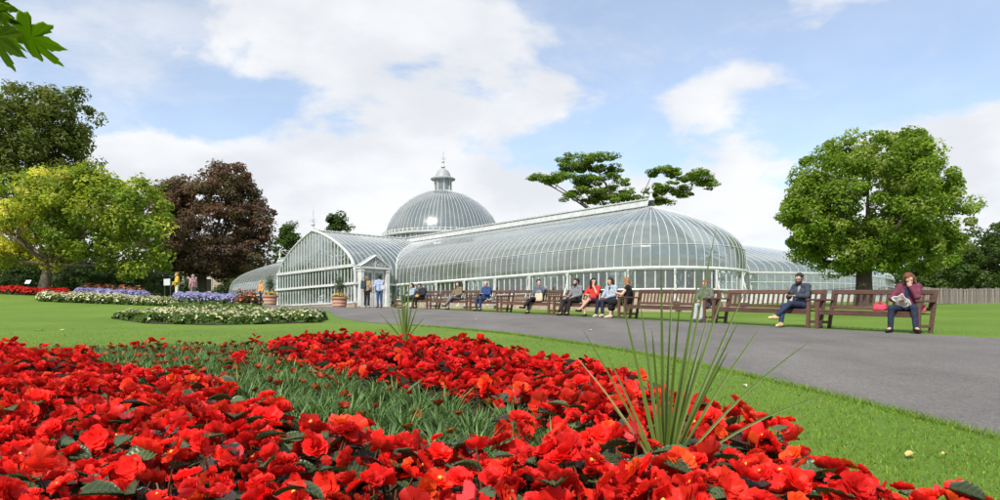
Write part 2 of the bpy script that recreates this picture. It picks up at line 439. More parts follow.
# ---------------------------------------------------------------- glasshouse
white = pmat('white_paint', (0.60, 0.61, 0.59), (0.47, 0.49, 0.47), rough=0.45, scale=3.0, spec=0.4)
offwhite = pmat('weathered_white_paint', (0.66, 0.67, 0.65), (0.50, 0.52, 0.49), rough=0.5, scale=5.0)
ridge_grey = pmat('ridge_boards', (0.46, 0.48, 0.47), (0.36, 0.38, 0.37), rough=0.5, scale=4.0)
stone = pmat('plinth_stone', (0.42, 0.34, 0.25), (0.30, 0.24, 0.18), rough=0.85, scale=4.0, bump=0.4)
brick = pmat('plinth_brick', (0.33, 0.17, 0.11), (0.24, 0.12, 0.08), rough=0.85, scale=6.0, bump=0.4)
lead = pmat('grey_lead', (0.36, 0.37, 0.37), (0.27, 0.28, 0.28), rough=0.5, scale=3)
def glass_mat(name, film, amount, rough=0.06, tint=(0.80, 0.90, 0.86)):
    """weathered greenhouse glass: thin clear pane with a grey-green film on it and a gloss on top"""
    m = bpy.data.materials.new(name); m.use_nodes = True
    nt = m.node_tree; nt.nodes.clear()
    o = nt.nodes.new('ShaderNodeOutputMaterial')
    tr = nt.nodes.new('ShaderNodeBsdfTransparent'); tr.inputs[0].default_value = (*tint, 1)
    di = nt.nodes.new('ShaderNodeBsdfDiffuse')
    tl = nt.nodes.new('ShaderNodeBsdfTranslucent')
    t = nt.nodes.new('ShaderNodeTexCoord')
    nz = nt.nodes.new('ShaderNodeTexNoise'); nz.inputs['Scale'].default_value = 0.55; nz.inputs['Detail'].default_value = 6
    oi = nt.nodes.new('ShaderNodeObjectInfo')
    nt.links.new(t.outputs['Object'], nz.inputs['Vector'])
    ad = nt.nodes.new('ShaderNodeMath'); ad.operation = 'MULTIPLY_ADD'; ad.inputs[1].default_value = 0.30; 
    nt.links.new(oi.outputs['Random'], ad.inputs[0]); nt.links.new(nz.outputs[0], ad.inputs[2])
    mr = nt.nodes.new('ShaderNodeMapRange'); mr.inputs[1].default_value = 0.35; mr.inputs[2].default_value = 0.95
    mr.inputs[3].default_value = amount * 0.75; mr.inputs[4].default_value = min(1, amount * 1.25)
    nt.links.new(ad.outputs[0], mr.inputs[0])
    di.inputs[0].default_value = (*film, 1); tl.inputs[0].default_value = (*film, 1)
    m0 = nt.nodes.new('ShaderNodeMixShader'); m0.inputs[0].default_value = 0.45
    nt.links.new(di.outputs[0], m0.inputs[1]); nt.links.new(tl.outputs[0], m0.inputs[2])
    m1 = nt.nodes.new('ShaderNodeMixShader'); nt.links.new(mr.outputs[0], m1.inputs[0])
    nt.links.new(tr.outputs[0], m1.inputs[1]); nt.links.new(m0.outputs[0], m1.inputs[2])
    gl = nt.nodes.new('ShaderNodeBsdfGlossy'); gl.inputs['Roughness'].default_value = rough; gl.inputs[0].default_value = (0.95, 0.97, 1, 1)
    lw = nt.nodes.new('ShaderNodeLayerWeight'); lw.inputs[0].default_value = 0.5
    fr = nt.nodes.new('ShaderNodeMath'); fr.operation = 'POWER'; fr.inputs[1].default_value = 3.0; nt.links.new(lw.outputs['Facing'], fr.inputs[0])
    bp = nt.nodes.new('ShaderNodeBump'); bp.inputs['Strength'].default_value = 0.25; bp.inputs['Distance'].default_value = 0.02
    n3 = nt.nodes.new('ShaderNodeTexNoise'); n3.inputs['Scale'].default_value = 1.7; nt.links.new(t.outputs['Object'], n3.inputs['Vector'])
    nt.links.new(n3.outputs[0], bp.inputs['Height']); nt.links.new(bp.outputs[0], gl.inputs['Normal'])
    f2 = nt.nodes.new('ShaderNodeMath'); f2.operation = 'MULTIPLY_ADD'; f2.inputs[1].default_value = 0.62; f2.inputs[2].default_value = 0.14; f2.use_clamp = True
    nt.links.new(fr.outputs[0], f2.inputs[0])
    m2 = nt.nodes.new('ShaderNodeMixShader'); nt.links.new(f2.outputs[0], m2.inputs[0])
    nt.links.new(m1.outputs[0], m2.inputs[1]); nt.links.new(gl.outputs[0], m2.inputs[2])
    nt.links.new(m2.outputs[0], o.inputs[0])
    return m
roof_glass = glass_mat('roof_glass', (0.31, 0.35, 0.328), 0.62, 0.10)
wall_glass = glass_mat('wall_glass', (0.30, 0.34, 0.32), 0.14, 0.08)
dome_glass = glass_mat('dome_glass', (0.22, 0.25, 0.245), 0.84, 0.16)
gable_glass = glass_mat('gable_glass', (0.38, 0.43, 0.40), 0.10, 0.05)

Zc = CAM_Z
Z_BELT, Z_SILL, Z_RIDGE = Zc + 2.37, Zc + 1.47, Zc + 5.59
WR = 4.28                                                     # half width of the wings, radius of their round ends
PROF = np.array([(1.0, 0.0), (1.004, 0.30), (1.0, 0.60), (0.99, 0.90), (0.965, 1.18), (0.92, 1.46), (0.86, 1.72), (0.77, 1.99), (0.67, 2.23), (0.55, 2.46), (0.42, 2.68), (0.28, 2.90), (0.14, 3.10), (0.04, 3.22)])
def prof_h(q):
    q = np.abs(q); return np.interp(q, PROF[::-1, 0], PROF[::-1, 1], left=3.24, right=-1)
HPROF = np.array([(1.0, 0.0), (1.004, 0.30), (0.998, 0.65), (0.985, 0.95), (0.955, 1.22), (0.905, 1.50), (0.84, 1.77), (0.75, 2.06), (0.63, 2.39), (0.48, 2.74), (0.32, 3.05), (0.16, 3.31), (0.04, 3.46)])
def hprof_h(q):
    q = np.abs(q); return np.interp(q, HPROF[::-1, 0], HPROF[::-1, 1], left=3.48, right=-1)
HALL = 5.11                                                   # half width of the entrance hall
V_G = -7.05                                                   # its gable

house = empty('glasshouse', (GO[0], GO[1], gz(*GO)))
tag(house, 'long curved white framed Victorian glasshouse with a round dome and glazed entrance gable', 'glasshouse')
HB = Vector(house.location)
def W3(u, v, z):
    p = UV(u, v); return Vector((p[0], p[1], z)) - HB
def strip(name, A, B, mat, parent, thick=0.0):
    """glass strip between two polylines"""
    n = len(A); mb = MB(); mb.add(list(A) + list(B), [(i, i + 1, n + i + 1, n + i) for i in range(n - 1)])
    return mb.build(name, mat, parent, smooth=True)

rear_ribs = MB(); rear_glass = MB()
def rib_line(kind, s):
    """polyline of a roof rib from belt to ridge"""
    out = []
    for q, h in (HPROF if kind[0] == 'hall' else PROF):
        if kind[0] == 'wing':                                  # s = u position, front side
            out.append((s, -q * WR, Z_BELT + h))
        elif kind[0] == 'apse':                                # s = angle, centre at u = kind[1], dir sign kind[2]
            out.append((kind[1] + kind[2] * math.sin(s) * q * WR, -math.cos(s) * q * WR, Z_BELT + h))
        elif kind[0] == 'hall':                                # s = v position, side sign kind[1]
            out.append((kind[1] * q * HALL, s, Z_BELT + h))
    return out
def densify(pl, k=4):
    o = []
    for a, b in zip(pl[:-1], pl[1:]):
        for j in range(k): o.append(tuple(a[i] + (b[i] - a[i]) * j / k for i in range(3)))
    return o + [pl[-1]]
def wing_visible(p):
    u, v, z = p
    if abs(u) > HALL or v > 0: return True
    return z > Z_BELT + hprof_h(u / HALL) - 0.01
def hall_visible(p):
    u, v, z = p
    if v < -WR: return True
    return z > Z_BELT + prof_h(v / WR) - 0.01

def ribs_and_panes(part, kind, ss, vis, rib_r=0.015, clip=False, glass=None, split=True):
    glass = glass or roof_glass
    lines = []
    for s in ss:
        pl = rib_line(kind, s)
        if clip:
            pl = densify(pl, 5); keep = [vis(p) for p in pl]
        else: keep = [True] * len(pl)
        lines.append((pl, keep))
    for pl, keep in lines:
        pts = [W3(*p) for p, k in zip(pl, keep) if k]
        if len(pts) > 1: MB().tube(pts, rib_r, 4, cap=False).build('rib', white, part)
    for (a, ka), (b, kb) in zip(lines[:-1], lines[1:]):
        n = len(a)
        cut = next(i for i, p in enumerate(a) if p[2] >= Z_BELT + 0.9 - 1e-6)
        for lo, hi in ((0, cut), (cut, n - 1)):
            idx = [i for i in range(lo, hi + 1) if ka[i] or kb[i]]
            if len(idx) > 1: strip('pane', [W3(*a[i]) for i in idx], [W3(*b[i]) for i in idx], glass, part)

def wall_run(part, pts, parent_glass, sill, belt, mull=0.03, every=1, lead_post=6):
    """upright glazing along plan points (u, v): mullions, panes"""
    for k, (u, v) in enumerate(pts):
        MB().tube([W3(u, v, sill), W3(u, v, belt)], mull, 4, cap=False).build('mullion', white, part)
    for (a, b) in zip(pts[:-1], pts[1:]):
        mb = MB(); mb.add([W3(a[0], a[1], sill), W3(b[0], b[1], sill), W3(b[0], b[1], belt), W3(a[0], a[1], belt)], [(0, 1, 2, 3)])
        mb.build('pane', parent_glass, part)

def bracket(part, u, v, ou, ov, belt, foot):
    """cast iron scroll bracket standing out from the wall in direction (ou, ov)"""
    mb = MB()
    def q(r, z): return W3(u + ou * r, v + ov * r, z)
    H = belt - foot
    mb.tube([q(0.10, foot), q(0.10, belt)], 0.045, 6)
    mb.tube([q(0.52, foot), q(0.46, foot + .12 * H), q(0.30, foot + .3 * H), q(0.17, foot + .55 * H), q(0.13, foot + .8 * H), q(0.22, belt - .04)], 0.035, 5)
    for zc, r in ((foot + .14 * H, .12), (foot + .36 * H, .075), (foot + .56 * H, .05)):
        c = 0.14 + r * 1.15
        mb.tube([q(c + r * math.cos(w), zc + r * math.sin(w)) for w in np.linspace(0, 2 * math.pi, 13)], 0.016, 4, cap=False)
        mb.tube([q(c + r * .45 * math.cos(w), zc + r * .45 * math.sin(w)) for w in np.linspace(0, 5, 9)], 0.014, 4, cap=False)
    mb.box(q(0.26, foot - .04), (0.7, 0.22, 0.08), Matrix.Rotation(math.atan2(*(EU * ou + EV * ov)[::-1]), 3, 'Z'))
    mb.build('bracket', white, part)

def cresting(part, A, B, name='ridge_cresting', h=.34):
    """raised ridge ventilator: sloping boards, a cap and a row of small iron beads"""
    mb = MB(); A, B = Vector(A), Vector(B); L = (B - A).length; d = (B - A) / L
    side = d.cross(Vector((0, 0, 1))).normalized(); up = Vector((0, 0, 1))
    for o in (-1, 1):
        q = [A + side * o * .30, B + side * o * .30, B + side * o * .16 + up * h, A + side * o * .16 + up * h]
        mb.add(q + [v - side * o * .03 for v in q], [(0, 1, 2, 3), (7, 6, 5, 4), (0, 4, 5, 1), (3, 2, 6, 7)])
        mb.tube([A + side * o * .31 + up * .02, B + side * o * .31 + up * .02], .035, 4)
    mb.box((A + B) / 2 + up * (h + .02), (L, .46, .05), Matrix((d, d.cross(up) * -1, up)).transposed())
    n = int(L / .30)
    for k in range(n + 1):
        p = A + d * (L * k / n) + up * (h + .04)
        mb.tube([p, p + up * .11], [.05, .015], 4)
    o_ = mb.build(name, ridge_grey, part)
    rb = MB(); m_ = int(L / .38)
    for k in range(m_ + 1):
        p = A + d * (L * k / m_)
        for o in (-1, 1): rb.tube([p + side * o * .31, p + side * o * .17 + up * h], .016, 4)
    rb.tube([A + up * (h + .05), B + up * (h + .05)], .05, 4)
    rb.build('ridge_bars', white, o_)
    return o_

def finial(part, p, h=1.3):
    mb = MB(); x, y, z = p
    mb.lathe([(.16, 0), (.17, .08), (.07, .16), (.06, .32), (.13, .40), (.13, .46), (.05, .54), (.04, .8 * h), (.008, h), (0, h + .02)], 10, p)
    for w in range(4):
        a = w * math.pi / 2
        mb.tube([Vector(p) + Vector((r * math.cos(a), r * math.sin(a), zz)) for r, zz in ((.04, .55), (.14, .60), (.18, .70), (.12, .78), (.03, .70))], .014, 4)
    mb.build('finial', white, part, smooth=False)

def wing(sign, n_straight_ribs):
    U_E = 20.35
    part = empty('wing', (0, 0, 0), parent=house)
    # straight ribs and their panes in front
    us = np.arange(0.0, U_E + 0.01, U_E / n_straight_ribs) * sign
    ribs_and_panes(part, ('wing',), us, wing_visible, clip=True)
    n_ap = 31 if sign > 0 else 20
    ths = np.linspace(0, math.pi * 0.86, n_ap)
    ribs_and_panes(part, ('apse', U_E * sign, sign), ths, wing_visible, rib_r=0.015)
    # the far side, seen by nobody from the garden: one mesh each
    for u in np.arange(0, U_E + .1, 1.0) * sign:
        rear_ribs.tube([W3(u, q * WR, Z_BELT + h) for q, h in PROF], .03, 4, cap=False)
    a = [W3(0, q * WR, Z_BELT + h) for q, h in PROF]; b = [W3(U_E * sign, q * WR, Z_BELT + h) for q, h in PROF]
    n = len(a); rear_glass.add(a + b, [(i, i + 1, n + i + 1, n + i) for i in range(n - 1)])
    rear_glass.add([W3(0, WR, Z_SILL), W3(U_E * sign, WR, Z_SILL), W3(U_E * sign, WR, Z_BELT), W3(0, WR, Z_BELT)], [(0, 1, 2, 3)])
    # belts, sill and plinth round the front and the end
    ring = [(u * sign, -WR) for u in np.linspace(HALL, U_E, 12)] + [(sign * (U_E + math.sin(t) * WR), -math.cos(t) * WR) for t in np.linspace(0.05, math.pi, 36)]
    off = lambda k: [((u if abs(u) <= U_E else sign * (U_E + (abs(u) - U_E) * k)), v * k) for u, v in ring]
    MB().tube([W3(u, v, Z_BELT) for u, v in off(1.012)], .075, 6).build('gutter', offwhite, part)
    MB().tube([W3(u, v, Z_BELT + 1.0) for u, v in [(a * 1, b * 0.985) if abs(a) <= U_E else (sign * (U_E + (abs(a) - U_E) * .985), b * .985) for a, b in ring]], .015, 4).build('glazing_bar', white, part)
    MB().tube([W3(u, v, Z_SILL) for u, v in off(1.008)], .06, 4).build('sill', white, part)
    mb = MB(); r1 = off(1.0); vv = [W3(u, v, Z_SILL) for u, v in r1] + [W3(u, v, Zc + 0.15) for u, v in r1]
    n = len(r1); mb.add(vv, [(i, i + 1, n + i + 1, n + i) for i in range(n - 1)]); mb.build('plinth', stone, part)
    wp = [(u * sign, -WR) for u in np.arange(HALL + .02, U_E, 0.40)] + [(sign * (U_E + math.sin(t) * WR), -math.cos(t) * WR) for t in np.linspace(0, math.pi * .80, 27)]
    wall_run(part, wp, wall_glass, Z_SILL, Z_BELT)
    for u in np.arange(HALL + 1.7, U_E + .5, 2.45): bracket(part, u * sign, -WR, 0, -1, Z_BELT - .05, Zc + 1.05)
    for t in np.linspace(0.42, 2.6, 6): bracket(part, sign * (U_E + math.sin(t) * WR), -math.cos(t) * WR, sign * math.sin(t), -math.cos(t), Z_BELT - .05, Zc + 1.05)
    cresting(part, W3(0.2 * sign, 0, Z_RIDGE), W3(U_E * sign, 0, Z_RIDGE))
    finial(part, W3(U_E * sign, 0, Z_RIDGE + .30), 1.0)
    return part
wing(1, 52)
wing(-1, 40)

# entrance hall with its glazed gable and the porch on its side
hall = empty('entrance_hall', (0, 0, 0), parent=house)
vsr = np.arange(V_G, 0.01, 0.36)
ribs_and_panes(hall, ('hall', 1), vsr, hall_visible, clip=True)
for v in vsr[::3]:
    pts = [W3(*p) for p in densify(rib_line(('hall', -1), v)) if hall_visible(p)]
    if len(pts) > 1: rear_ribs.tube(pts, .03, 4, cap=False)
a = [W3(-q * HALL, V_G, Z_BELT + h) for q, h in HPROF]; b = [W3(-q * HALL, -WR if q > .5 else -0.2, Z_BELT + h) for q, h in HPROF]
rear_glass.add(a + b, [(i, i + 1, len(a) + i + 1, len(a) + i) for i in range(len(a) - 1)])
rear_glass.add([W3(-HALL, V_G, Z_SILL), W3(-HALL, -WR, Z_SILL), W3(-HALL, -WR, Z_BELT), W3(-HALL, V_G, Z_BELT)], [(0, 1, 2, 3)])
cresting(hall, W3(0, V_G + .15, Zc + 5.72), W3(0, -.3, Zc + 5.72), h=.14)
finial(hall, W3(0, V_G, Zc + 5.82), 1.6)
# valleys
for s in (1, -1):
    pv = []
    for h in np.linspace(0, 3.2, 20): pv.append(W3(s * float(np.interp(h, HPROF[:, 1], HPROF[:, 0])) * HALL, -float(np.interp(h, PROF[:, 1], PROF[:, 0])) * WR, Z_BELT + h + .01))
    MB().tube(pv, .045, 4).build('valley_rafter', offwhite, hall)
G_SILL = Zc + 1.33
# gable edge and uprights
edge = [(-q * HALL, Z_BELT + h) for q, h in HPROF] + [(q * HALL, Z_BELT + h) for q, h in HPROF[::-1]]
edge = [(-HALL, G_SILL)] + edge + [(HALL, G_SILL)]
MB().tube([W3(u, V_G, z) for u, z in edge], .085, 5).build('gable_frame', white, hall)
ub = np.linspace(-HALL, HALL, 27)
for u in ub[1:-1]:
    top = Z_BELT + float(hprof_h(u / HALL))
    MB().tube([W3(u, V_G, G_SILL), W3(u, V_G, top)], .036, 4, cap=False).build('mullion', white, hall)
Z_TR = Zc + 3.40
for u0, u1 in zip(ub[:-1], ub[1:]):
    t0, t1 = (Z_BELT + max(0.2, float(hprof_h(u / HALL))) for u in (u0, u1))
    for z0, za, zb in ((G_SILL, Z_BELT, Z_BELT), (Z_BELT, min(Z_TR, t0), min(Z_TR, t1)), (Z_TR, t0, t1)):
        if max(za, zb) - z0 < .05: continue
        MB().add([W3(u0, V_G, z0), W3(u1, V_G, z0), W3(u1, V_G, zb), W3(u0, V_G, za)], [(0, 1, 2, 3)]).build('pane', gable_glass, hall)
M2 = Matrix.Rotation(math.atan2(EU[1], EU[0]), 3, 'Z')
MB().box(W3(0, V_G - .03, Z_TR), (HALL * 2 - .05, .16, .17), M2).build('transom', white, hall)
MB().box(W3(0, V_G - .03, Z_BELT), (HALL * 2 + .3, .22, .13), M2).build('transom', offwhite, hall)
MB().box(W3(0, V_G - .02, G_SILL - .04), (HALL * 2 + .25, .24, .10), M2).build('sill', white, hall)
MB().box(W3(0, V_G, G_SILL - .50), (HALL * 2 + .2, .20, .82), M2).build('plinth', stone, hall)
# side wall of the hall
wall_run(hall, [(HALL, v) for v in np.linspace(V_G, -WR, 6)], gable_glass, G_SILL, Z_BELT, .035)
MB().box(W3(HALL, (V_G - WR) / 2, G_SILL - .5), (.18, -V_G - WR, .82), M2).build('plinth', stone, hall)
MB().tube([W3(HALL + .05, V_G, Z_BELT), W3(HALL + .05, -WR, Z_BELT)], .075, 6).build('gutter', offwhite, hall)

# porch: pilasters, double door with panes, carved pediment
porch = empty('porch', (0, 0, 0), parent=house)
PU, PV0, PV1 = 5.55, -6.92, -5.02
PVM = (PV0 + PV1) / 2; ZF = gz(*UV(PU, PVM)) + .03; ZE = Zc + 3.22; ZP = Zc + 3.98
for v in (PV0 + .10, PV1 - .10):
    MB().box(W3(PU - .2, v, (ZF + ZE) / 2), (.42, .20, ZE - ZF), M2).build('pilaster', white, porch)
    MB().box(W3(PU - .2, v, ZE - .12), (.48, .26, .09), M2).build('capital', white, porch)
    MB().box(W3(PU - .2, v, ZF + .14), (.47, .25, .28), M2).build('pilaster_base', white, porch)
MB().box(W3(PU - .2, PVM, ZE + .05), (.50, PV1 - PV0 + .12, .12), M2).build('entablature', white, porch)
mb = MB()
for a, b in (((PV0 - .08, ZE + .10), (PVM, ZP)), ((PVM, ZP), (PV1 + .08, ZE + .10))):
    mb.tube([W3(PU + .02, a[0], a[1]), W3(PU + .02, b[0], b[1])], .06, 4); mb.tube([W3(PU - .42, a[0], a[1]), W3(PU - .42, b[0], b[1])], .05, 4)
mb.build('pediment_cornice', white, porch)
mb = MB(); mb.add([W3(PU - .06, PV0, ZE + .10), W3(PU - .06, PV1, ZE + .10), W3(PU - .06, PVM, ZP - .03), W3(PU - .10, PV0, ZE + .10), W3(PU - .10, PV1, ZE + .10), W3(PU - .10, PVM, ZP - .03)], [(0, 1, 2), (5, 4, 3), (0, 2, 5, 3), (1, 4, 5, 2)])
mb.build('tympanum', lead, porch)
mb = MB()                                                     # scrolls carved on the pediment
for s in (-1, 1):
    for c, r in ((.18, .17), (.45, .115), (.68, .065)):
        zc = ZE + .14 + r
        mb.tube([W3(PU - .02, PVM + s * (c + r * (1 - w / 9) * math.cos(w)), zc + r * (1 - w / 9) * math.sin(w)) for w in np.linspace(0, 7, 16)], .020, 4)
mb.tube([W3(PU - .02, PVM, ZE + .1), W3(PU - .02, PVM, ZP - .1)], .03, 4)
mb.build('scrollwork', white, porch)
mb = MB()
for s in (-1, 1):
    mb.add([W3(PU - .02, PVM, ZP + .05), W3(PU - .45, PVM, ZP + .05), W3(PU - .45, PVM + s * 1.05, ZE + .12), W3(PU - .02, PVM + s * 1.05, ZE + .12)], [(0, 1, 2, 3)])
mb.build('porch_roof', lead, porch)
for s in (-1, 1):
    vc = PVM + s * .365
    door = MB().box(W3(PU - .24, vc, ZF + .45), (.05, .70, .86), M2)
    for vv in (vc - .30, vc + .30): door.box(W3(PU - .24, vv, (ZF + ZE) / 2 + .4), (.05, .10, ZE - ZF - .86), M2)
    door.box(W3(PU - .24, vc, ZE - .12), (.05, .5, .2), M2); door.box(W3(PU - .24, vc, ZF + 1.38), (.05, .5, .06), M2); door.box(W3(PU - .24, vc, (ZF + ZE) / 2 + .34), (.05, .04, ZE - ZF - 1.1), M2)
    d = door.build('door', white, porch)
    pm = MB().box(W3(PU - .205, vc, ZF + .45), (.03, .46, .56), M2); pm.build('door_panel', offwhite, d)
    MB().add([W3(PU - .245, vc - .25, ZF + .88), W3(PU - .245, vc + .25, ZF + .88), W3(PU - .245, vc + .25, ZE - .2), W3(PU - .245, vc - .25, ZE - .2)], [(0, 1, 2, 3)]).build('pane', wall_glass, d)
    MB().tube([W3(PU - .18, PVM + s * .08, ZF + 1.0), W3(PU - .18, PVM + s * .08, ZF + 1.2)], .014, 6).build('handle', lead, d)
MB().box(W3(PU + .12, PVM, ZF - .02), (.75, 2.0, .10), M2).build('step', stone, porch)

# dome over the crossing
dome = empty('dome', (0, 0, 0), parent=house)
DU, DV, DR, DZ = -2.2, 4.7, 4.35, Zc + 6.57
dp = [(1.0, 0), (.985, .42), (.94, .95), (.865, 1.50), (.76, 2.03), (.62, 2.53), (.46, 2.94), (.30, 3.20), (.15, 3.36)]
dp = [(q, h * 1.05) for q, h in dp]
NR = 84
dl = [[W3(DU + math.sin(w) * q * DR, DV - math.cos(w) * q * DR, DZ + h) for q, h in dp] for w in np.linspace(-math.pi, math.pi, NR + 1)]
for k in range(NR):
    if NR * .10 < k < NR * .92:
        MB().tube(dl[k], .015, 4, cap=False).build('rib', white, dome)
        strip('pane', dl[k], dl[k + 1], dome_glass, dome)
    else:
        rear_ribs.tube(dl[k], .03, 4, cap=False); n = len(dp)
        rear_glass.add(dl[k] + dl[k + 1], [(i, i + 1, n + i + 1, n + i) for i in range(n - 1)])
dc = W3(DU, DV, 0)
def dlathe(name, prof, mat, n=40, parent=dome): return MB().lathe(prof, n, dc).build(name, mat, parent, smooth=False)
dlathe('drum', [(DR + .02, Z_RIDGE - 1.6), (DR + .02, DZ - .12)], dome_glass, 64)
dlathe('drum_cornice', [(DR - .1, DZ - .14), (DR + .22, DZ - .12), (DR + .26, DZ - .02), (DR + .05, DZ + .06), (DR - .05, DZ + .05)], white, 64)
dlathe('glazing_bar', [(DR * .935, DZ + .945), (DR * .943, DZ + .935), (DR * .943, DZ + .965), (DR * .93, DZ + .965)], white, 64)
mb = MB()
for k in range(64):
    w = k * 2 * math.pi / 64
    mb.tube([W3(DU + math.sin(w) * (DR + .06), DV - math.cos(w) * (DR + .06), z) for z in (Z_RIDGE - 1.5, DZ - .1)], .03, 4, cap=False)
mb.build('drum_mullions', white, dome)
mb = MB()
for k in range(72):
    w = k * 2 * math.pi / 72; c_ = W3(DU + math.sin(w) * (DR + .2), DV - math.cos(w) * (DR + .2), DZ)
    mb.tube([c_, c_ + Vector((0, 0, .26))], [.05, .02], 4)
mb.lathe([(DR + .17, DZ + .16), (DR + .23, DZ + .16), (DR + .23, DZ + .19), (DR + .17, DZ + .19)], 72, dc)
mb.build('drum_cresting', offwhite, dome)
DZ += .18
lantern = dlathe('lantern', [(.66, DZ + 3.28), (.70, DZ + 3.34), (.60, DZ + 3.40), (.60, DZ + 4.16), (.66, DZ + 4.22)], dome_glass, 16)
mb = MB()
for k in range(8):
    w = k * math.pi / 4 + .2; p = dc + Vector((.62 * math.cos(w), .62 * math.sin(w), 0)); mb.tube([p + Vector((0, 0, DZ + 3.3)), p + Vector((0, 0, DZ + 4.2))], .05, 4)
mb.build('lantern_post', white, lantern)
dlathe('lantern_roof', [(.50, DZ + 4.16), (.92, DZ + 4.20), (.95, DZ + 4.27), (.86, DZ + 4.33), (.60, DZ + 4.42), (.54, DZ + 4.62), (.42, DZ + 4.86), (.22, DZ + 5.02), (.08, DZ + 5.10), (.07, DZ + 5.2), (0, DZ + 5.2)], lead, 20, lantern)
finial(lantern, dc + Vector((0, 0, DZ + 5.15)), 1.45)

# the great low dome behind
rd = empty('rear_dome', (0, 0, 0), parent=house)
RV, RR = 31.0, 19.0; ZRB = Zc + 3.75; ZRS = Zc + 2.35
rp = [(1.0, 0), (.997, .30), (.975, .62), (.93, .98), (.86, 1.42), (.76, 1.98), (.63, 2.62), (.50, 3.20), (.38, 3.62), (.2, 4.1), (.02, 4.4)]
NRR = 190
angs = np.linspace(-math.pi, math.pi, NRR + 1)
rl = [[W3(math.sin(w) * q * RR, RV - math.cos(w) * q * RR, ZRB + h) for q, h in rp] for w in angs]
def front_side(w): return 0.55 < w < 2.05
for k in range(NRR):
    n = len(rp)
    a, b = angs[k], angs[k + 1]
    low_q = [W3(math.sin(t) * RR, RV - math.cos(t) * RR, z) for t, z in ((a, ZRS), (b, ZRS), (b, ZRB), (a, ZRB))]
    if front_side(a):
        MB().tube([low_q[0]] + rl[k], .016, 4, cap=False).build('rib', white, rd)
        strip('pane', rl[k], rl[k + 1], roof_glass, rd)
        MB().add(low_q, [(0, 1, 2, 3)]).build('pane', wall_glass, rd)
    else:
        rear_glass.add(rl[k] + rl[k + 1], [(i, i + 1, n + i + 1, n + i) for i in range(n - 1)]); rear_glass.add(low_q, [(0, 1, 2, 3)])
        if k % 3 == 0: rear_ribs.tube([low_q[0]] + rl[k], .03, 4, cap=False)
rc = W3(0, RV, 0)
MB().lathe([(RR - .1, ZRB - .07), (RR + .08, ZRB - .06), (RR + .08, ZRB + .06), (RR - .1, ZRB + .07)], 96, rc).build('gutter', white, rd)
MB().lathe([(RR - .1, Zc + 3.03), (RR + .04, Zc + 3.04), (RR + .04, Zc + 3.09), (RR - .1, Zc + 3.10)], 96, rc).build('glazing_bar', white, rd)
MB().lathe([(RR - .1, Zc + .6), (RR + .06, Zc + .6), (RR + .10, ZRS - .1), (RR + .14, ZRS), (RR - .1, ZRS + .02)], 96, rc).build('plinth', white, rd)
# floors inside, and what nobody can tell apart from the garden
mb = rear_ribs; tag(mb.build('far_side_ribs', white, house), kind='stuff')
tag(rear_glass.build('far_side_glazing', roof_glass, house, smooth=True), kind='stuff')
# ---------------------------------------------------------------- leaves and trees
def unit(v): return v / np.maximum(np.linalg.norm(v, axis=1, keepdims=True), 1e-9)
def leaf_cloud(C, Nn, size, cols, aspect=0.62, fold=0.25):
    """folded rhombic leaves at C facing Nn"""
    n = len(C); Nn = unit(Nn)
    r = unit(rng.normal(size=(n, 3))); A = unit(np.cross(Nn, r)); B = np.cross(Nn, A)
    s = np.asarray(size).reshape(-1, 1) * np.ones((n, 1))
    v0 = C - A * s; v2 = C + A * s
    v1 = C + B * s * aspect + Nn * s * fold; v3 = C - B * s * aspect + Nn * s * fold
    V = np.stack([v0, v1, v2, v3], 1).reshape(-1, 3)
    b = np.arange(n)[:, None] * 4
    F = np.concatenate([b + np.array([[0, 1, 2]]), b + np.array([[0, 2, 3]])], 0)
    cc = np.repeat(cols, 4, axis=0)
    return V, F, cc
def vary(base, n, val=0.25, hue=0.12):
    b = np.array(base)[None, :] * np.ones((n, 1))
    b = b * (1 + rng.uniform(-val, val, (n, 1)))
    b[:, 0] *= 1 + rng.uniform(-hue, hue, n); b[:, 2] *= 1 + rng.uniform(-hue, hue, n)
    return np.clip(b, 0, 1)

foliage = leaf_mat('foliage', trans=0.48)
bark = pmat('bark', (0.10, 0.075, 0.055), (0.05, 0.038, 0.03), rough=0.9, scale=9, bump=0.8, stretch=(1, 1, 0.25))
bark_grey = pmat('grey_bark', (0.20, 0.16, 0.12), (0.11, 0.085, 0.065), rough=0.9, scale=7, bump=0.8, stretch=(1, 1, 0.25))

def clump_points(cent, rad, n, flat=0.75):
    d = unit(rng.normal(size=(n, 3)))
    r = rng.uniform(0.25, 1.0, (n, 1)) ** 0.5
    return cent + d * r * rad * np.array([1, 1, flat]), d

def limb(mb, a, b, r0, r1, wob=0.12, n=6, sag=0.0):
    a = Vector(a); b = Vector(b); L = (b - a).length
    pts = []; rr = []
    ph = random.uniform(0, 6)
    for k in range(n):
        t = k / (n - 1)
        p = a.lerp(b, t) + Vector((math.sin(ph + t * 4), math.cos(ph * 1.3 + t * 3.2), 0)) * wob * L * .25 * math.sin(t * math.pi) + Vector((0, 0, sag * L * math.sin(t * math.pi)))
        pts.append(p); rr.append(r0 + (r1 - r0) * t)
    mb.tube(pts, rr, 7)
    return pts

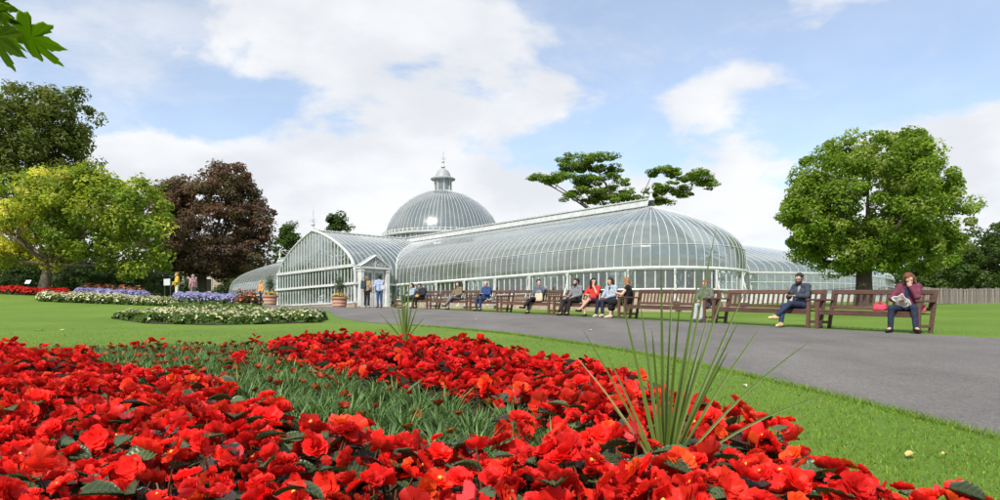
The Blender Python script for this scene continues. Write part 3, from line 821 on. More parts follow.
def tree(name, label, base, blobs, trunk_r, fork, cols, n_clump, per, leaf, clump_r, mat=None, bmat=None, cat='tree', group=None, flat=.75, up=.55, lean=(0, 0), inner=.35, limbs=14, hollow=.62, colfun=None):
    """blobs: crown ellipsoids (centre relative to base, radii, weight); clumps of leaves fill their outer part"""
    base = Vector(base); root = empty(name, base); tag(root, label, cat, group)
    tot = sum(b[2] for b in blobs); cl = []
    for c, rad, w in blobs:
        k = max(1, int(round(n_clump * w / tot)))
        d = unit(rng.normal(size=(k, 3))); rr = rng.uniform(hollow ** 3, 1.0, (k, 1)) ** (1 / 3)
        cl.append(np.array(c) + d * rr * np.array(rad))
    CL = np.concatenate(cl)
    PV_, PN_, PC_ = [], [], []
    for c in CL:
        s = clump_r * rng.uniform(.6, 1.35); k = int(per * rng.uniform(.6, 1.3))
        p, d = clump_points(c, s, k, flat)
        base_c = np.array(cols[rng.integers(len(cols))]) * rng.uniform(.8, 1.2)
        if colfun is not None: base_c = colfun(c, base_c)
        PV_.append(p); PN_.append(d * .6 + np.array([0, 0, up]) + rng.normal(size=(k, 3)) * .35); PC_.append(vary(base_c, k))
    P_ = np.concatenate(PV_)
    V, F, cc = leaf_cloud(P_, np.concatenate(PN_), leaf * rng.uniform(.7, 1.25, len(P_)), np.concatenate(PC_))
    link('crown', mesh_np('crown', V, F, mat or foliage, cc), root)
    mb = MB(); f = Vector((lean[0], lean[1], fork))
    pts = [Vector((0, 0, -.3)), Vector((lean[0] * .1, lean[1] * .1, fork * .12)), Vector((lean[0] * .5, lean[1] * .5, fork * .55)), f]
    mb.tube(pts, [trunk_r * 1.6, trunk_r * 1.12, trunk_r * .95, trunk_r * .9], 12)
    mb.build('trunk', bmat or bark, root, smooth=True)
    order = rng.permutation(len(CL))[:limbs]
    for i in order:
        m2 = MB(); e = Vector(CL[i]); pts = limb(m2, f - Vector((0, 0, fork * .05)), e, trunk_r * .48, trunk_r * .07)
        for _ in range(3):
            j = rng.integers(len(CL)); tgt = Vector(CL[j])
            s = pts[rng.integers(2, 5)]
            if (tgt - s).length < 3.2 * clump_r + 1.2: limb(m2, s, tgt, trunk_r * .16, trunk_r * .03, n=4)
        m2.build('limb', bmat or bark, root, smooth=True)
    return root

# broad green tree on the right lawn
b = on_ground(864, 38); s = 38 / FPX
def rel(px, py, Y, b, dy=0): 
    q = P(px, py, Y + dy); return tuple(q - b)
tree('sycamore_tree', 'broad round bright green tree standing alone on the right lawn', b,
     [(rel(868, 195, 38, b), (4.0, 4.4, 3.3), 4), (rel(925, 205, 38, b), (2.0, 3, 2.6), 1.5), (rel(816, 215, 38, b), (1.7, 3, 2.2), 1.5), (rel(853, 250, 38, b), (3.0, 3.2, 1.2), 1.3), (rel(918, 250, 38, b), (2.2, 2.6, 1.2), 1.0), (rel(883, 158, 38, b), (2.3, 2.6, 1.4), .8)],
     .42, 2.0, [(.165, .255, .026), (.145, .23, .024), (.195, .27, .036), (.23, .29, .06)], 640, 130, .095, .52, limbs=16, hollow=.42)
# left group
b = on_ground(42, 44)
tree('robinia_tree', 'golden and lime green tree with a leaning trunk behind the red flower bed', b,
     [(rel(95, 215, 44, b), (4.6, 3.6, 2.7), 4), (rel(30, 225, 44, b), (3.4, 3.4, 2.8), 2.4), (rel(135, 240, 44, b), (2.2, 2.6, 2.6), 1.6), (rel(-25, 235, 44, b), (2.6, 3, 2.4), 1.2), (rel(75, 190, 44, b), (3, 3, 1.5), 1.4)],
     .30, 2.0, [(.22, .29, .036), (.19, .26, .032), (.29, .33, .04), (.17, .25, .03)], 360, 120, .12, .70, lean=(.5, 0), bmat=bark_grey, limbs=22, hollow=.6,
     colfun=lambda c, k: np.array((.64, .58, .12)) * rng.uniform(.7, 1.15) if rng.random() < (.75 if (c[0] < .2 and c[2] < 5.8) else (.20 if c[0] < 2.2 else .06)) else k)
b = on_ground(25, 58)
tree('tall_lime_tree', 'tall dark green tree rising behind the golden tree at the left edge', b,
     [(rel(30, 130, 58, b), (4.2, 4, 3.6), 3), (rel(70, 120, 58, b), (1.6, 3, 2.6), .8), (rel(-20, 140, 58, b), (4, 4, 4), 2), (rel(20, 180, 58, b), (5.5, 4, 3.2), 2.2), (rel(60, 155, 58, b), (2.2, 3, 2.5), 1)],
     .5, 6, [(.125, .15, .032), (.105, .135, .028), (.15, .17, .045)], 340, 100, .15, .85, limbs=18, hollow=.55)
b = on_ground(202, 74)
tree('copper_beech_tree', 'dark purple copper beech between the golden tree and the glasshouse', b,
     [(rel(210, 225, 74, b), (5.65, 5.38, 5.65), 3.2), (rel(175, 235, 74, b), (3.23, 4.57, 4.84), 2), (rel(250, 225, 74, b), (2.69, 3.50, 3.23), 1.2), (rel(232, 180, 74, b), (2.29, 2.69, 2.02), .7), (rel(225, 195, 74, b), (4.04, 4.04, 2.15), .8), (rel(170, 195, 74, b), (2.02, 2.69, 1.61), .4), (rel(215, 258, 74, b), (6.19, 5.38, 2.15), 1.4)],
     .50, 3.2, [(.130, .080, .060), (.160, .088, .060), (.110, .080, .054), (.130, .100, .056)], 560, 105, .155, .90, limbs=16, hollow=.38, flat=.55)
b = on_ground(290, 85)
tree('conifer_tree', 'small rounded green tree behind the pointed finial left of the gable', b,
     [(rel(291, 252, 85, b), (2.0, 1.8, 3.4), 2), (rel(290, 235, 85, b), (.9, .9, 1.4), .6)], .2, 3, [(.075, .13, .022), (.055, .10, .018)], 60, 70, .17, .7, limbs=6)
b = on_ground(338, 92)
tree('conifer_tree', 'narrow dark treetop showing just above the roof of the entrance hall', b,
     [(rel(338, 240, 92, b), (1.9, 1.5, 3.4), 2), (rel(337, 222, 92, b), (.8, .8, 1.2), .5)], .2, 3, [(.055, .10, .016), (.045, .08, .014)], 60, 70, .18, .7, limbs=6)
# flat layered pine-like tree over the wing
b = on_ground(630, 76)
pine_blobs = [(550, 178, 2.0, .45), (588, 160, 3.6, .55), (568, 180, 2.8, .55), (600, 182, 3.2, .7), (585, 196, 3.0, .7), (615, 192, 2.0, .6), (572, 168, 2.0, .4), (603, 170, 2.0, .5), (612, 200, 2.5, .5),
              (665, 172, 2.2, .45), (690, 176, 2.4, .5), (705, 185, 1.5, .4), (670, 187, 2.0, .5), (652, 192, 1.5, .5), (660, 200, 1.6, .4), (684, 194, 1.2, .3), (640, 200, 1.4, .5)]
tree('layered_tree', 'flat topped tree in layered green tiers rising behind the glasshouse roof', b,
     [(rel(x, y, 76, b), (w, w * .8, h), w) for x, y, w, h in pine_blobs], .32, 8.5, [(.14, .22, .028), (.12, .19, .025), (.165, .24, .035)], 320, 110, .13, .64, flat=.38, limbs=10, hollow=.2, up=.9)
# dark trees behind the fence on the right
for px, py, Y, w, h, lab in ((990, 262, 75, 4.2, 4.6, 'dark green tree behind the fence at the right edge'), (945, 268, 82, 4.4, 4.0, 'dark green tree behind the fence between the big tree and the right edge'), (1035, 258, 78, 4.5, 5, 'dark tree mostly beyond the right edge behind the fence')):
    b = on_ground(px, Y)
    tree('woodland_tree', lab, b, [(rel(px, py, Y, b), (w, 3.6, h), 3), (rel(px - 12, py + 14, Y, b), (w * .9, 3, h * .6), 1.6), (rel(px + 14, py - 12, Y, b), (w * .6, 3, h * .6), 1)], .3, 2.5,
         [(.075, .12, .026), (.062, .105, .024), (.095, .135, .04)], 130, 95, .17, .8, limbs=10, hollow=.5)

# rounded shrubs under the left trees
def shrub(label, px, Y, w, h, cols, n=26, per=110, leaf=.07, name='shrub'):
    b = on_ground(px, Y); root = empty(name, b); tag(root, label, 'shrub')
    cl = unit(rng.normal(size=(n, 3))); cl[:, 2] = np.abs(cl[:, 2]); cl = cl * np.array([w, w * .7, h * .8]) * rng.uniform(.7, 1, (n, 1)) + np.array([0, 0, h * .12])
    pv, pn, pc = [], [], []
    for c in cl:
        p, d = clump_points(c, .45 * max(.5, h / 2), per, .8); pv.append(p); pn.append(d + np.array([0, 0, .4])); pc.append(vary(np.array(cols[rng.integers(len(cols))]), per))
    P_ = np.concatenate(pv); V, F, cc = leaf_cloud(P_, np.concatenate(pn), leaf * rng.uniform(.7, 1.3, len(P_)), np.concatenate(pc))
    link('foliage', mesh_np('foliage', V, F, foliage, cc), root)
    m = MB()
    for k in range(6): limb(m, (0, 0, -.1), cl[k], .05, .015, n=4)
    m.build('stem', bark, root)
dk = [(.035, .06, .016), (.028, .05, .014), (.05, .075, .02)]
shrub('rounded dark evergreen shrub just right of the golden tree trunk', 93, 45, 2.0, 1.75, [(.05, .085, .02), (.04, .07, .018)], 34)
shrub('low spreading green shrub left of the golden tree trunk', 15, 46, 2.6, 1.0, [(.045, .075, .02)], 30)
shrub('dark shrub behind the lavender flowers below the golden branches', 138, 50, 2.4, 2.2, dk, 34)
shrub('tall dark shrub in the shade behind the golden tree trunk', 60, 54, 4.0, 3.6, dk, 46, 130, .11)
shrub('tall dark shrub filling the gap under the left edge of the golden tree', -5, 55, 4.0, 3.8, dk, 46, 130, .11)
shrub('dark shrub below the copper beech beside the white sign', 160, 57, 3.0, 2.6, dk, 40, 120, .10)
shrub('dark shrub under the copper beech near the lavender bed', 228, 66, 2.4, 2.4, dk, 30, 120, .11)

# far off wood closing the view on both sides
def wood(name, spans, label):
    pv, pn, pc = [], [], []
    for x0, x1, Y, h in spans:
        for px in np.arange(x0, x1, 9):
            b = on_ground(px, Y + rng.uniform(-6, 6)); hh = h * rng.uniform(.7, 1.15)
            for _ in range(7):
                c = np.array(b) + np.array([rng.normal(0, 1.8), rng.normal(0, 2), rng.uniform(.05, 1) * hh])
                p, d = clump_points(c, 1.7, 60, .8); pv.append(p); pn.append(d + np.array([0, 0, .5])); pc.append(vary(np.array((.040, .065, .020)) * rng.uniform(.7, 1.3), 60))
    P_ = np.concatenate(pv); V, F, cc = leaf_cloud(P_, np.concatenate(pn), .30 * rng.uniform(.7, 1.3, len(P_)), np.concatenate(pc))
    o = link(name, mesh_np(name, V, F, foliage, cc)); tag(o, label, 'wood', kind='stuff')
wood('distant_wood', [(-150, 275, 92, 6.5), (900, 1150, 105, 6.0)], 'dark mass of distant woodland behind the garden')

# ---------------------------------------------------------------- front flower bed
BED = [(1.85, .5), (1.60, 1.9), (1.44, 2.6), (1.30, 3.6), (1.08, 4.6), (.70, 6.0), (.30, 7.2), (-.25, 8.4), (-.95, 9.2), (-1.8, 9.5), (-2.5, 9.2), (-3.2, 8.75), (-4.9, 8.3), (-6.0, 7.5), (-7.0, 6.0), (-7.2, 3.0), (-6.5, .5)]
STRIPE = [(-5.3, 9.0), (-2.95, 9.3), (-2.2, 7.0), (-1.2, 5.5), (-.5, 4.5), (.16, 3.75), (.30, 2.95), (-.03, 2.62), (-.82, 3.1), (-1.36, 3.78), (-1.78, 4.5), (-2.7, 5.15), (-3.5, 6.15), (-5.2, 7.6)]
def poly_dist(X, Y, poly):
    d = np.full(np.shape(X), 1e9)
    for i in range(len(poly)):
        a = np.array(poly[i]); b2 = np.array(poly[(i + 1) % len(poly)]); e = b2 - a
        t = np.clip(((X - a[0]) * e[0] + (Y - a[1]) * e[1]) / (e @ e), 0, 1)
        d = np.minimum(d, np.hypot(X - a[0] - t * e[0], Y - a[1] - t * e[1]))
    return d
soil = pmat('soil', (0.030, 0.022, 0.016), (0.050, 0.036, 0.026), rough=0.95, scale=30, bump=1.0, bscale=60)
def bed_height(X, Y): 
    d = poly_dist(X, Y, BED); ins = inpoly(X, Y, BED)
    return np.where(ins, g(X, Y) + .02 + .07 * np.minimum(d / .4, 1), g(X, Y) - .05)
xs = np.arange(-7.6, 1.9, .16); ys = np.arange(.2, 9.9, .16)
BX, BY = np.meshgrid(xs, ys); BZ = bed_height(BX, BY) + rng.normal(0, .008, BX.shape)
nb = len(xs); ii = np.arange(len(ys) - 1)[:, None] * nb + np.arange(nb - 1)[None, :]
tag(link('flower_bed_soil', mesh_np('flower_bed_soil', np.stack([BX.ravel(), BY.ravel(), BZ.ravel()], 1), np.stack([ii, ii + 1, ii + 1 + nb, ii + nb], -1).reshape(-1, 4), soil, smooth=True)), kind='structure')

def petal(R, W, lift, cup, ruff, nu=5, nv=4, ph=0.0):
    """one petal along +x from the centre: verts (nu*nv), quads"""
    t = np.linspace(0.06, 1, nv)[:, None]; s = np.linspace(-1, 1, nu)[None, :]
    w = W * np.sin(np.clip(t, 0, 1) ** .75 * math.pi * .80) * 1.02
    x = R * t * (1 - .12 * s * s * t); y = w * s
    z = R * (lift * t + cup * (t ** 2)) + .30 * w * s * s + ruff * R * t ** 2 * np.sin(3.1 * s + ph)
    V = np.stack([x + 0 * s, y, z], -1).reshape(-1, 3)
    i = np.arange(nv - 1)[:, None] * nu + np.arange(nu - 1)[None, :]
    return V, np.stack([i, i + nu, i + nu + 1, i + 1], -1).reshape(-1, 4)
def rotz(V, a): c, s_ = math.cos(a), math.sin(a); return np.stack([V[:, 0] * c - V[:, 1] * s_, V[:, 0] * s_ + V[:, 1] * c, V[:, 2]], 1)
def join(parts):
    V, F, o = [], [], 0
    for v, f in parts: V.append(v); F.append(f + o); o += len(v)
    return np.concatenate(V), np.concatenate(F)
def flower_shape(r, rings, nu=5, nv=4, rs=0):
    q = np.random.default_rng(rs); out = []
    for n, k, lift, cup in rings:
        a0 = q.uniform(0, 6)
        for j in range(n):
            v, f = petal(r * k * q.uniform(.88, 1.12), r * k * q.uniform(.42, .60), lift * q.uniform(.8, 1.2), cup * q.uniform(.5, 1.4), q.uniform(.06, .17), nu, nv, q.uniform(0, 6))
            out.append((rotz(v, a0 + j * 2 * math.pi / n + q.uniform(-.15, .15)), f))
    return join(out)
petal_m = leaf_mat('red_petal', base=(0.72, 0.026, 0.018), trans=.34, rough=.5, rnd=.34, hue=.005, spec=.2, tcol=(1.3, 1.2, 1.2))
petal_orange = leaf_mat('orange_petal', base=(0.72, 0.075, 0.012), trans=.30, rough=.5, rnd=.12, spec=.2, tcol=(1.3, 1.2, 1.2))
petal_pink = leaf_mat('rose_petal', base=(0.60, 0.055, 0.060), trans=.30, rough=.5, rnd=.15, spec=.2, tcol=(1.3, 1.2, 1.2))
stamen = pmat('yellow_stamens', (0.75, 0.5, 0.06), rough=.7)
stalk_m = pmat('red_stalk', (0.16, 0.045, 0.025), (0.09, 0.06, 0.02), rough=.5)
begonia_leaf_m = leaf_mat('begonia_leaf', base=(0.060, 0.088, 0.036), trans=.15, rough=.38, rnd=.45, spec=.45)
begonia_leaf_dark = leaf_mat('bronze_leaf', base=(0.050, 0.030, 0.022), trans=.12, rough=.35, rnd=.4, spec=.5)
def fmesh(name, V, F, m, extra=None):
    return mesh_np(name, V, F, m, smooth=True)
FLOW = []
for k in range(8):
    rings = [(7, 1.0, .05, .12), (7, .86, .30, .05), (6, .68, .62, 0), (5, .50, 1.0, -.1), (4, .34, 1.5, -.2)] if k < 5 else [(5, 1.0, .12, .22), (5, .85, .35, .1), (4, .5, .7, .1)]
    V, F = flower_shape(.050, rings, rs=k); FLOW.append(fmesh('flower', V, F, petal_m))
FLOW_O = []
for k in range(2):
    V, F = flower_shape(.050, [(5, 1.0, .15, .15), (5, .8, .4, .1), (4, .5, .8, 0)], rs=20 + k); FLOW_O.append(fmesh('flower', V, F, petal_orange))
FLOW_P = []
for k in range(2):                                            # half open: four tepals
    V, F = flower_shape(.042, [(2, 1.0, .35, .3), (2, .75, .7, .2)], rs=30 + k); FLOW_P.append(fmesh('flower', V, F, petal_pink))
CENTRE = MB().lathe([(.004, .012), (.010, .018), (.008, .026), (0, .028)], 6).mesh('flower_centre', stamen)
def begonia_leaf(L, rs):
    q = np.random.default_rng(rs); nu, nv = 9, 7
    t = np.linspace(0, 1, nv)[:, None]; s = np.linspace(-1, 1, nu)[None, :]
    w = L * .46 * np.sin(np.clip(t * .93 + .07, 0, 1) ** .8 * math.pi) ** .8
    w = w * np.where(s > 0, 1.12, .88)
    saw = 1 + .05 * np.sin(t * 19 + 1) * (np.abs(s) > .9)
    x = L * (t - .15 * s * s * (1 - t)); y = w * s * saw
    z = .22 * np.abs(y) - .35 * L * (t ** 2) + .006 * np.cos(s * 12) + q.uniform(-.1, .1) * y
    V = np.stack([x + 0 * s, y, z + 0 * s], -1).reshape(-1, 3)
    i = np.arange(nv - 1)[:, None] * nu + np.arange(nu - 1)[None, :]
    return V, np.stack([i, i + nu, i + nu + 1, i + 1], -1).reshape(-1, 4)
def veins(m, k=.55):
    nt = m.node_tree; b = nt.nodes['Principled BSDF']; src = b.inputs['Base Color'].links[0].from_socket
    t = nt.nodes.new('ShaderNodeTexCoord'); sp_ = nt.nodes.new('ShaderNodeSeparateXYZ'); nt.links.new(t.outputs['Object'], sp_.inputs[0])
    def mt(op, a, b_=None):
        n = nt.nodes.new('ShaderNodeMath'); n.operation = op
        for i_, v in enumerate((a, b_)):
            if v is None: continue
            if isinstance(v, (int, float)): n.inputs[i_].default_value = v
            else: nt.links.new(v, n.inputs[i_])
        return n.outputs[0]
    ay = mt('ABSOLUTE', sp_.outputs[1]); w = mt('SINE', mt('MULTIPLY', mt('SUBTRACT', sp_.outputs[0], mt('MULTIPLY', ay, .9)), 290.0))
    vein = mt('MAXIMUM', mt('GREATER_THAN', w, .86), mt('LESS_THAN', ay, .0016))
    mx = nt.nodes.new('ShaderNodeMix'); mx.data_type = 'RGBA'; mx.blend_type = 'MULTIPLY'; nt.links.new(src, mx.inputs[6]); mx.inputs[7].default_value = (2.1, 2.0, 1.9, 1)
    nt.links.new(mt('MULTIPLY', vein, k), mx.inputs[0]); nt.links.new(mx.outputs[2], b.inputs['Base Color'])
    bp = nt.nodes.new('ShaderNodeBump'); bp.inputs['Strength'].default_value = .5; bp.inputs['Distance'].default_value = .002; nt.links.new(w, bp.inputs['Height']); nt.links.new(bp.outputs[0], b.inputs['Normal'])
veins(begonia_leaf_m); veins(begonia_leaf_dark)
LEAF = []
for k in range(4):
    V, F = begonia_leaf(.115, k); LEAF.append(fmesh('leaf', V, F, begonia_leaf_m if k < 3 else begonia_leaf_dark))

sp = .185
cand = []
for y in np.arange(.85, 9.6, sp * .92):
    for x in np.arange(-7.2, 1.6, sp):
        cand.append((x + random.uniform(-.06, .06) + (sp / 2 if int(y / sp) % 2 else 0), y + random.uniform(-.06, .06)))
cand = np.array(cand)
ok = inpoly(cand[:, 0], cand[:, 1], BED) & (poly_dist(cand[:, 0], cand[:, 1], BED) > .10) & ~(inpoly(cand[:, 0], cand[:, 1], STRIPE) & (rng.random(len(cand)) > .025))
cand = cand[ok]
SPIKE = np.array((.53, 2.42)); SPIKE2 = np.array(((405 - 500) / FPX * 9.0, 9.0))
cand = cand[(np.hypot(*(cand - SPIKE).T) > .10) & (np.hypot(*(cand - SPIKE2).T) > .12)]
inview = (np.abs(cand[:, 0]) < cand[:, 1] * .735 + .35) & (cand[:, 1] > 1.25)
cand = cand[np.abs(cand[:, 0]) < cand[:, 1] * .78 + 1.2]
iv = (np.abs(cand[:, 0]) < cand[:, 1] * .735 + .2) & (cand[:, 1] > 1.3)
order = np.argsort(np.where(iv, cand[:, 1], 100 + cand[:, 1]))
cand = cand[order]; iv = iv[order]
N_IND = min(300, int(iv.sum()))
def place(me, name, parent, loc, rot, sc):
    o = link(name, me, parent); o.location = loc; o.rotation_euler = rot; o.scale = (sc, sc, sc); return o
farV, farF, farC, off_f = [], [], [], 0
lfV, lfF, lfC, off_l = [], [], [], 0
FARSH = [flower_shape(.047, [(5, 1.0, .08, .15), (5, .75, .5, .05), (4, .5, 1.1, 0)], 3, 3, rs=40 + k) for k in range(4)]
FARLF = begonia_leaf(.11, 3)
def euler_np(V, e, s, t):
    from mathutils import Euler
    M = np.array(Euler(e).to_matrix()); return (V * s) @ M.T + np.array(t)
for i, (x, y) in enumerate(cand):
    z0 = float(bed_height(np.array(x), np.array(y)))
    hgt = random.uniform(.20, .27) + .05 * math.sin(x * 3.1 + y * 1.7) * math.sin(y * 2.3 - x)
    nf = random.choice((7, 8, 8, 9, 9)); nl = 5
    gap = random.random() < .06
    fl = []
    for k in range(nf if not gap else 3):
        a = random.uniform(0, 6.28); r = .11 * math.sqrt(random.random())
        tx, ty = random.gauss(0, .40) + .62, random.gauss(0, .45)       # flowers lean a little to the light
        lx = r * math.cos(a); ly = r * math.sin(a)
        fl.append(((lx, ly, hgt - r * .5 + random.uniform(-.07, .045)), (tx + ly * -3, ty + lx * 3, random.uniform(0, 6.28)), random.choice((.45, .60, .72, .82, .90, .98, 1.08)) * random.uniform(.92, 1.08)))
    lv = []
    for k in range(nl):
        a = random.uniform(0, 6.28)
        lv.append(((.03 * math.cos(a), .03 * math.sin(a), hgt - (random.uniform(.05, .12) if random.random() < .90 else random.uniform(-.005, .03))), (random.gauss(0, .3), random.uniform(-.55, .1), a), random.uniform(.55, .98)))
    if i < N_IND:
        pl = empty('begonia_plant', (x, y, z0), random.uniform(0, .3))
        tag(pl, 'red double begonia in bloom, one of many filling the front bed', 'begonia', 'begonias in the front bed')
        for p, e, s in fl:
            rr = random.random()
            me = random.choice(FLOW) if rr < .90 else (random.choice(FLOW_O) if rr < .955 else random.choice(FLOW_P))
            fo = place(me, 'flower', pl, p, e, s)
            if y < 3.2 and random.random() < .16: place(CENTRE, 'flower_centre', fo, (0, 0, .004), (0, 0, 0), .7)
        for p, e, s in lv: place(random.choice(LEAF), 'leaf', pl, p, e, s)
        st = MB()
        for p, e, s in fl[:4]: st.tube([(p[0] * .2, p[1] * .2, 0), (p[0] * .6, p[1] * .6, p[2] * .6), p], [.006, .004, .003], 4)
        st.build('stem', stalk_m, pl)
    else:
        for p, e, s in fl:
            v, f = FARSH[random.randrange(4)]
            farV.append(euler_np(v, e, s, (x + p[0], y + p[1], z0 + p[2]))); farF.append(f + off_f); off_f += len(v)
            c = np.array((.66, .018, .015)) * random.uniform(.72, 1.2)
            if random.random() < .08: c = np.array((.70, .06, .012))
            farC.append(np.tile(c, (len(v), 1)))
        for p, e, s in lv[:4]:
            v, f = FARLF
            lfV.append(euler_np(v, e, s, (x + p[0], y + p[1], z0 + p[2]))); lfF.append(f + off_l); off_l += len(v)
            lfC.append(np.tile(np.array((.045, .062, .026) if random.random() < .5 else (.034, .022, .018)) * random.uniform(.6, 1.4), (len(v), 1)))
far_petal = leaf_mat('far_red_petal', trans=.30, rough=.5, spec=.2, tcol=(1.3, 1.2, 1.2))
if farV:
    o = link('begonia_flowers', mesh_np('begonia_flowers', np.concatenate(farV), np.concatenate(farF), far_petal, np.concatenate(farC), smooth=True))
    tag(o, 'carpet of red begonia flowers in the far part of the front bed', 'begonias', kind='stuff')
    o = link('begonia_leaves', mesh_np('begonia_leaves', np.concatenate(lfV), np.concatenate(lfF), foliage, np.concatenate(lfC), smooth=True))
    tag(o, 'dark leaves under the far begonias of the front bed', 'leaves', kind='stuff')

# gazanias: grey green tufts with closed orange flowers
gz_leaf = leaf_mat('gazania_leaf', trans=.25, rough=.5)
def blade_set(n, L, w, spread, colr, rs, lift=.5):
    q = np.random.default_rng(rs); V, F, C = [], [], []
    for k in range(n):
        a = q.uniform(0, 6.28); out = q.uniform(.15, spread); l = L * q.uniform(.6, 1.15)
        d = np.array((math.cos(a), math.sin(a), 0)); sd_ = np.array((-d[1], d[0], 0))
        b0 = d * q.uniform(0, .03)
        p1 = b0 + d * out * l * .45 + np.array((0, 0, l * .62)); p2 = b0 + d * out * l + np.array((0, 0, l * q.uniform(.65, 1.0)))
        o = len(V); V += [b0 - sd_ * w * .5, b0 + sd_ * w * .5, p1 + sd_ * w * .6, p1 - sd_ * w * .6, p2]
        F += [(o, o + 1, o + 2), (o, o + 2, o + 3), (o + 3, o + 2, o + 4)]
        c = np.array(colr) * q.uniform(.45, 1.6); C += [c] * 5
    return np.array(V), np.array(F), np.array(C)
TUFT = []
for k in range(4):
    V, F, C = blade_set(90, .20, .008, 1.0, (.110, .185, .060), 60 + k); TUFT.append(mesh_np('leaf_tuft', V, F, gz_leaf, C))
gz_col = leaf_mat('gazania_petal', base=(.36, .06, .016), trans=.2, rough=.6, rnd=.4, hue=.03, tcol=(1.2, 1.1, 1))
GZF = []
for k in range(3):
    V, F = flower_shape(.034, [(9, 1.0, .45, .45), (7, .7, 1.0, .3)], 3, 3, rs=80 + k); GZF.append(mesh_np('flower', V, F, gz_col, smooth=True))
cnt = 0
for y in np.arange(2.4, 9.2, .19):
    for x in np.arange(-6.2, .4, .19):
        xx = x + random.uniform(-.05, .05); yy = y + random.uniform(-.05, .05)
        if not (inpoly(np.array(xx), np.array(yy), STRIPE) and inpoly(np.array(xx), np.array(yy), BED)) or cnt >= 300: continue
        cnt += 1
        pl = empty('gazania_plant', (xx, yy, float(bed_height(np.array(xx), np.array(yy)))), random.uniform(0, 6))
        tag(pl, 'grey green gazania tuft with rusty orange flowers in the middle of the red bed', 'gazania', 'gazanias in the front bed')
        place(random.choice(TUFT), 'leaf_tuft', pl, (0, 0, 0), (0, 0, 0), random.uniform(.85, 1.25))
        for k in range(random.choice((0, 1, 1, 2, 2) if yy > 4.6 else (0, 0, 1))):
            place(random.choice(GZF), 'flower', pl, (random.gauss(0, .05), random.gauss(0, .05), random.uniform(.13, .20)), (random.gauss(0, .45), random.gauss(0, .3), random.uniform(0, 6)), random.uniform(.55, .95))

# spiky plants
sword = leaf_mat('sword_leaf', trans=.25, rough=.42, spec=.4)
def sword_leaf(root, base, tip, w, sag, c0, c1, n=11):
    base = Vector(base); tip = Vector(tip); d = tip - base
    side = d.cross(Vector((0, -1, .25))).normalized()
    nrm = side.cross(d).normalized()
    V, F, C = [], [], []
    for k in range(n):
        t = k / (n - 1)
        p = base + d * t + Vector((0, 0, 1)) * sag * math.sin(t * math.pi) * d.length
        ww = w * (0.55 + .75 * min(1, t * 3.2)) * (1 - t) ** .62 * .9 + .0006
        V += [p - side * ww, p - nrm * ww * .35, p + side * ww]
        c = np.array(c0) * (1 - t) + np.array(c1) * t
        C += [c * 1.12, c * .75, c * 1.05]
    for k in range(n - 1):
        a = k * 3
        F += [(a, a + 1, a + 4, a + 3), (a + 1, a + 2, a + 5, a + 4)]
    link('leaf', mesh_np('leaf', np.array(V), np.array(F), sword, np.array(C), smooth=True), root)
gs, gt = (.135, .200, .034), (.085, .145, .026)
yel = (.30, .28, .11)
def spiky(label, XY, base_px, tips, scale_w=1.0):
    Y = XY[1]; z0 = float(bed_height(np.array(XY[0]), np.array(Y)))
    root = empty('spiky_plant', (XY[0], Y, z0)); tag(root, label, 'plant', 'spiky dot plants')
    rb = Vector(root.location)
    for tx, ty, dY, w, sag, pale in tips:
        t = P(tx, ty, Y + dY) - rb
        b0 = P(base_px[0] + (tx - base_px[0]) * .035, base_px[1], Y) - rb
        b0 = Vector((b0.x, b0.y + dY * .04, .16))
        c0, c1 = (gs, gt) if not pale else (yel, yel)
        k = random.uniform(.8, 1.2)
        sword_leaf(root, b0, t, w * scale_w, sag, tuple(v * k for v in c0), tuple(v * k for v in c1))
    m = MB(); m.tube([(0, 0, -.05), (0, 0, .17)], [.028, .022], 8); m.build('stem', stalk_m, root)
tips = [(661, 262, .0, .0065, 0, 0), (700, 268, .05, .0068, 0, 0), (716, 228, .02, .0042, .0, 0), (724, 290, .10, .0062, .01, 0), (748, 285, .15, .0052, .02, 0), (738, 322, -.10, .0058, .02, 0), (762, 325, .05, .0050, .03, 0),
        (835, 392, -.05, .0036, .06, 0), (812, 340, .1, .0040, .05, 0), (622, 300, .0, .0066, 0, 0), (606, 352, .1, .0044, .02, 0), (583, 330, .0, .0036, .03, 0), (640, 300, .12, .0058, .01, 0),
        (570, 350, .05, .0030, .05, 1), (612, 405, -.1, .0032, .03, 1), (575, 466, -.12, .0030, .02, 1), (680, 300, -.12, .0062, .01, 0), (688, 335, .2, .006, .01, 0), (652, 330, -.15, .006, .01, 0), (640, 372, -.14, .005, .02, 0), (702, 352, -.18, .0056, .02, 0),
        (728, 352, .18, .0052, .03, 0), (710, 310, .2, .006, .02, 0), (672, 285, .18, .0058, 0, 0), (690, 292, .06, .006, 0, 0)]
spiky('tall spiky green sword leaved plant rising from the red flowers in front', SPIKE, (664, 462), tips[:19] + tips[20:24], 1.08)
tips2 = [(405, 262, 0, .007, 0, 0), (400, 280, .1, .009, 0, 0), (410, 275, 0, .009, 0, 0), (378, 312, 0, .006, .05, 0), (388, 300, .1, .007, .03, 0), (420, 300, 0, .008, .02, 0), (432, 312, .1, .006, .05, 0), (395, 292, -.1, .008, .01, 0), (415, 288, -.1, .009, .01, 0), (424, 318, -.1, .006, .05, 0), (384, 320, -.1, .006, .05, 0), (408, 292, .1, .010, 0, 0), (403, 298, -.1, .011, 0, 0)]
spiky('small spiky plant at the far end of the red flower bed before the path', SPIKE2, (405, 332), tips2, 1.3)

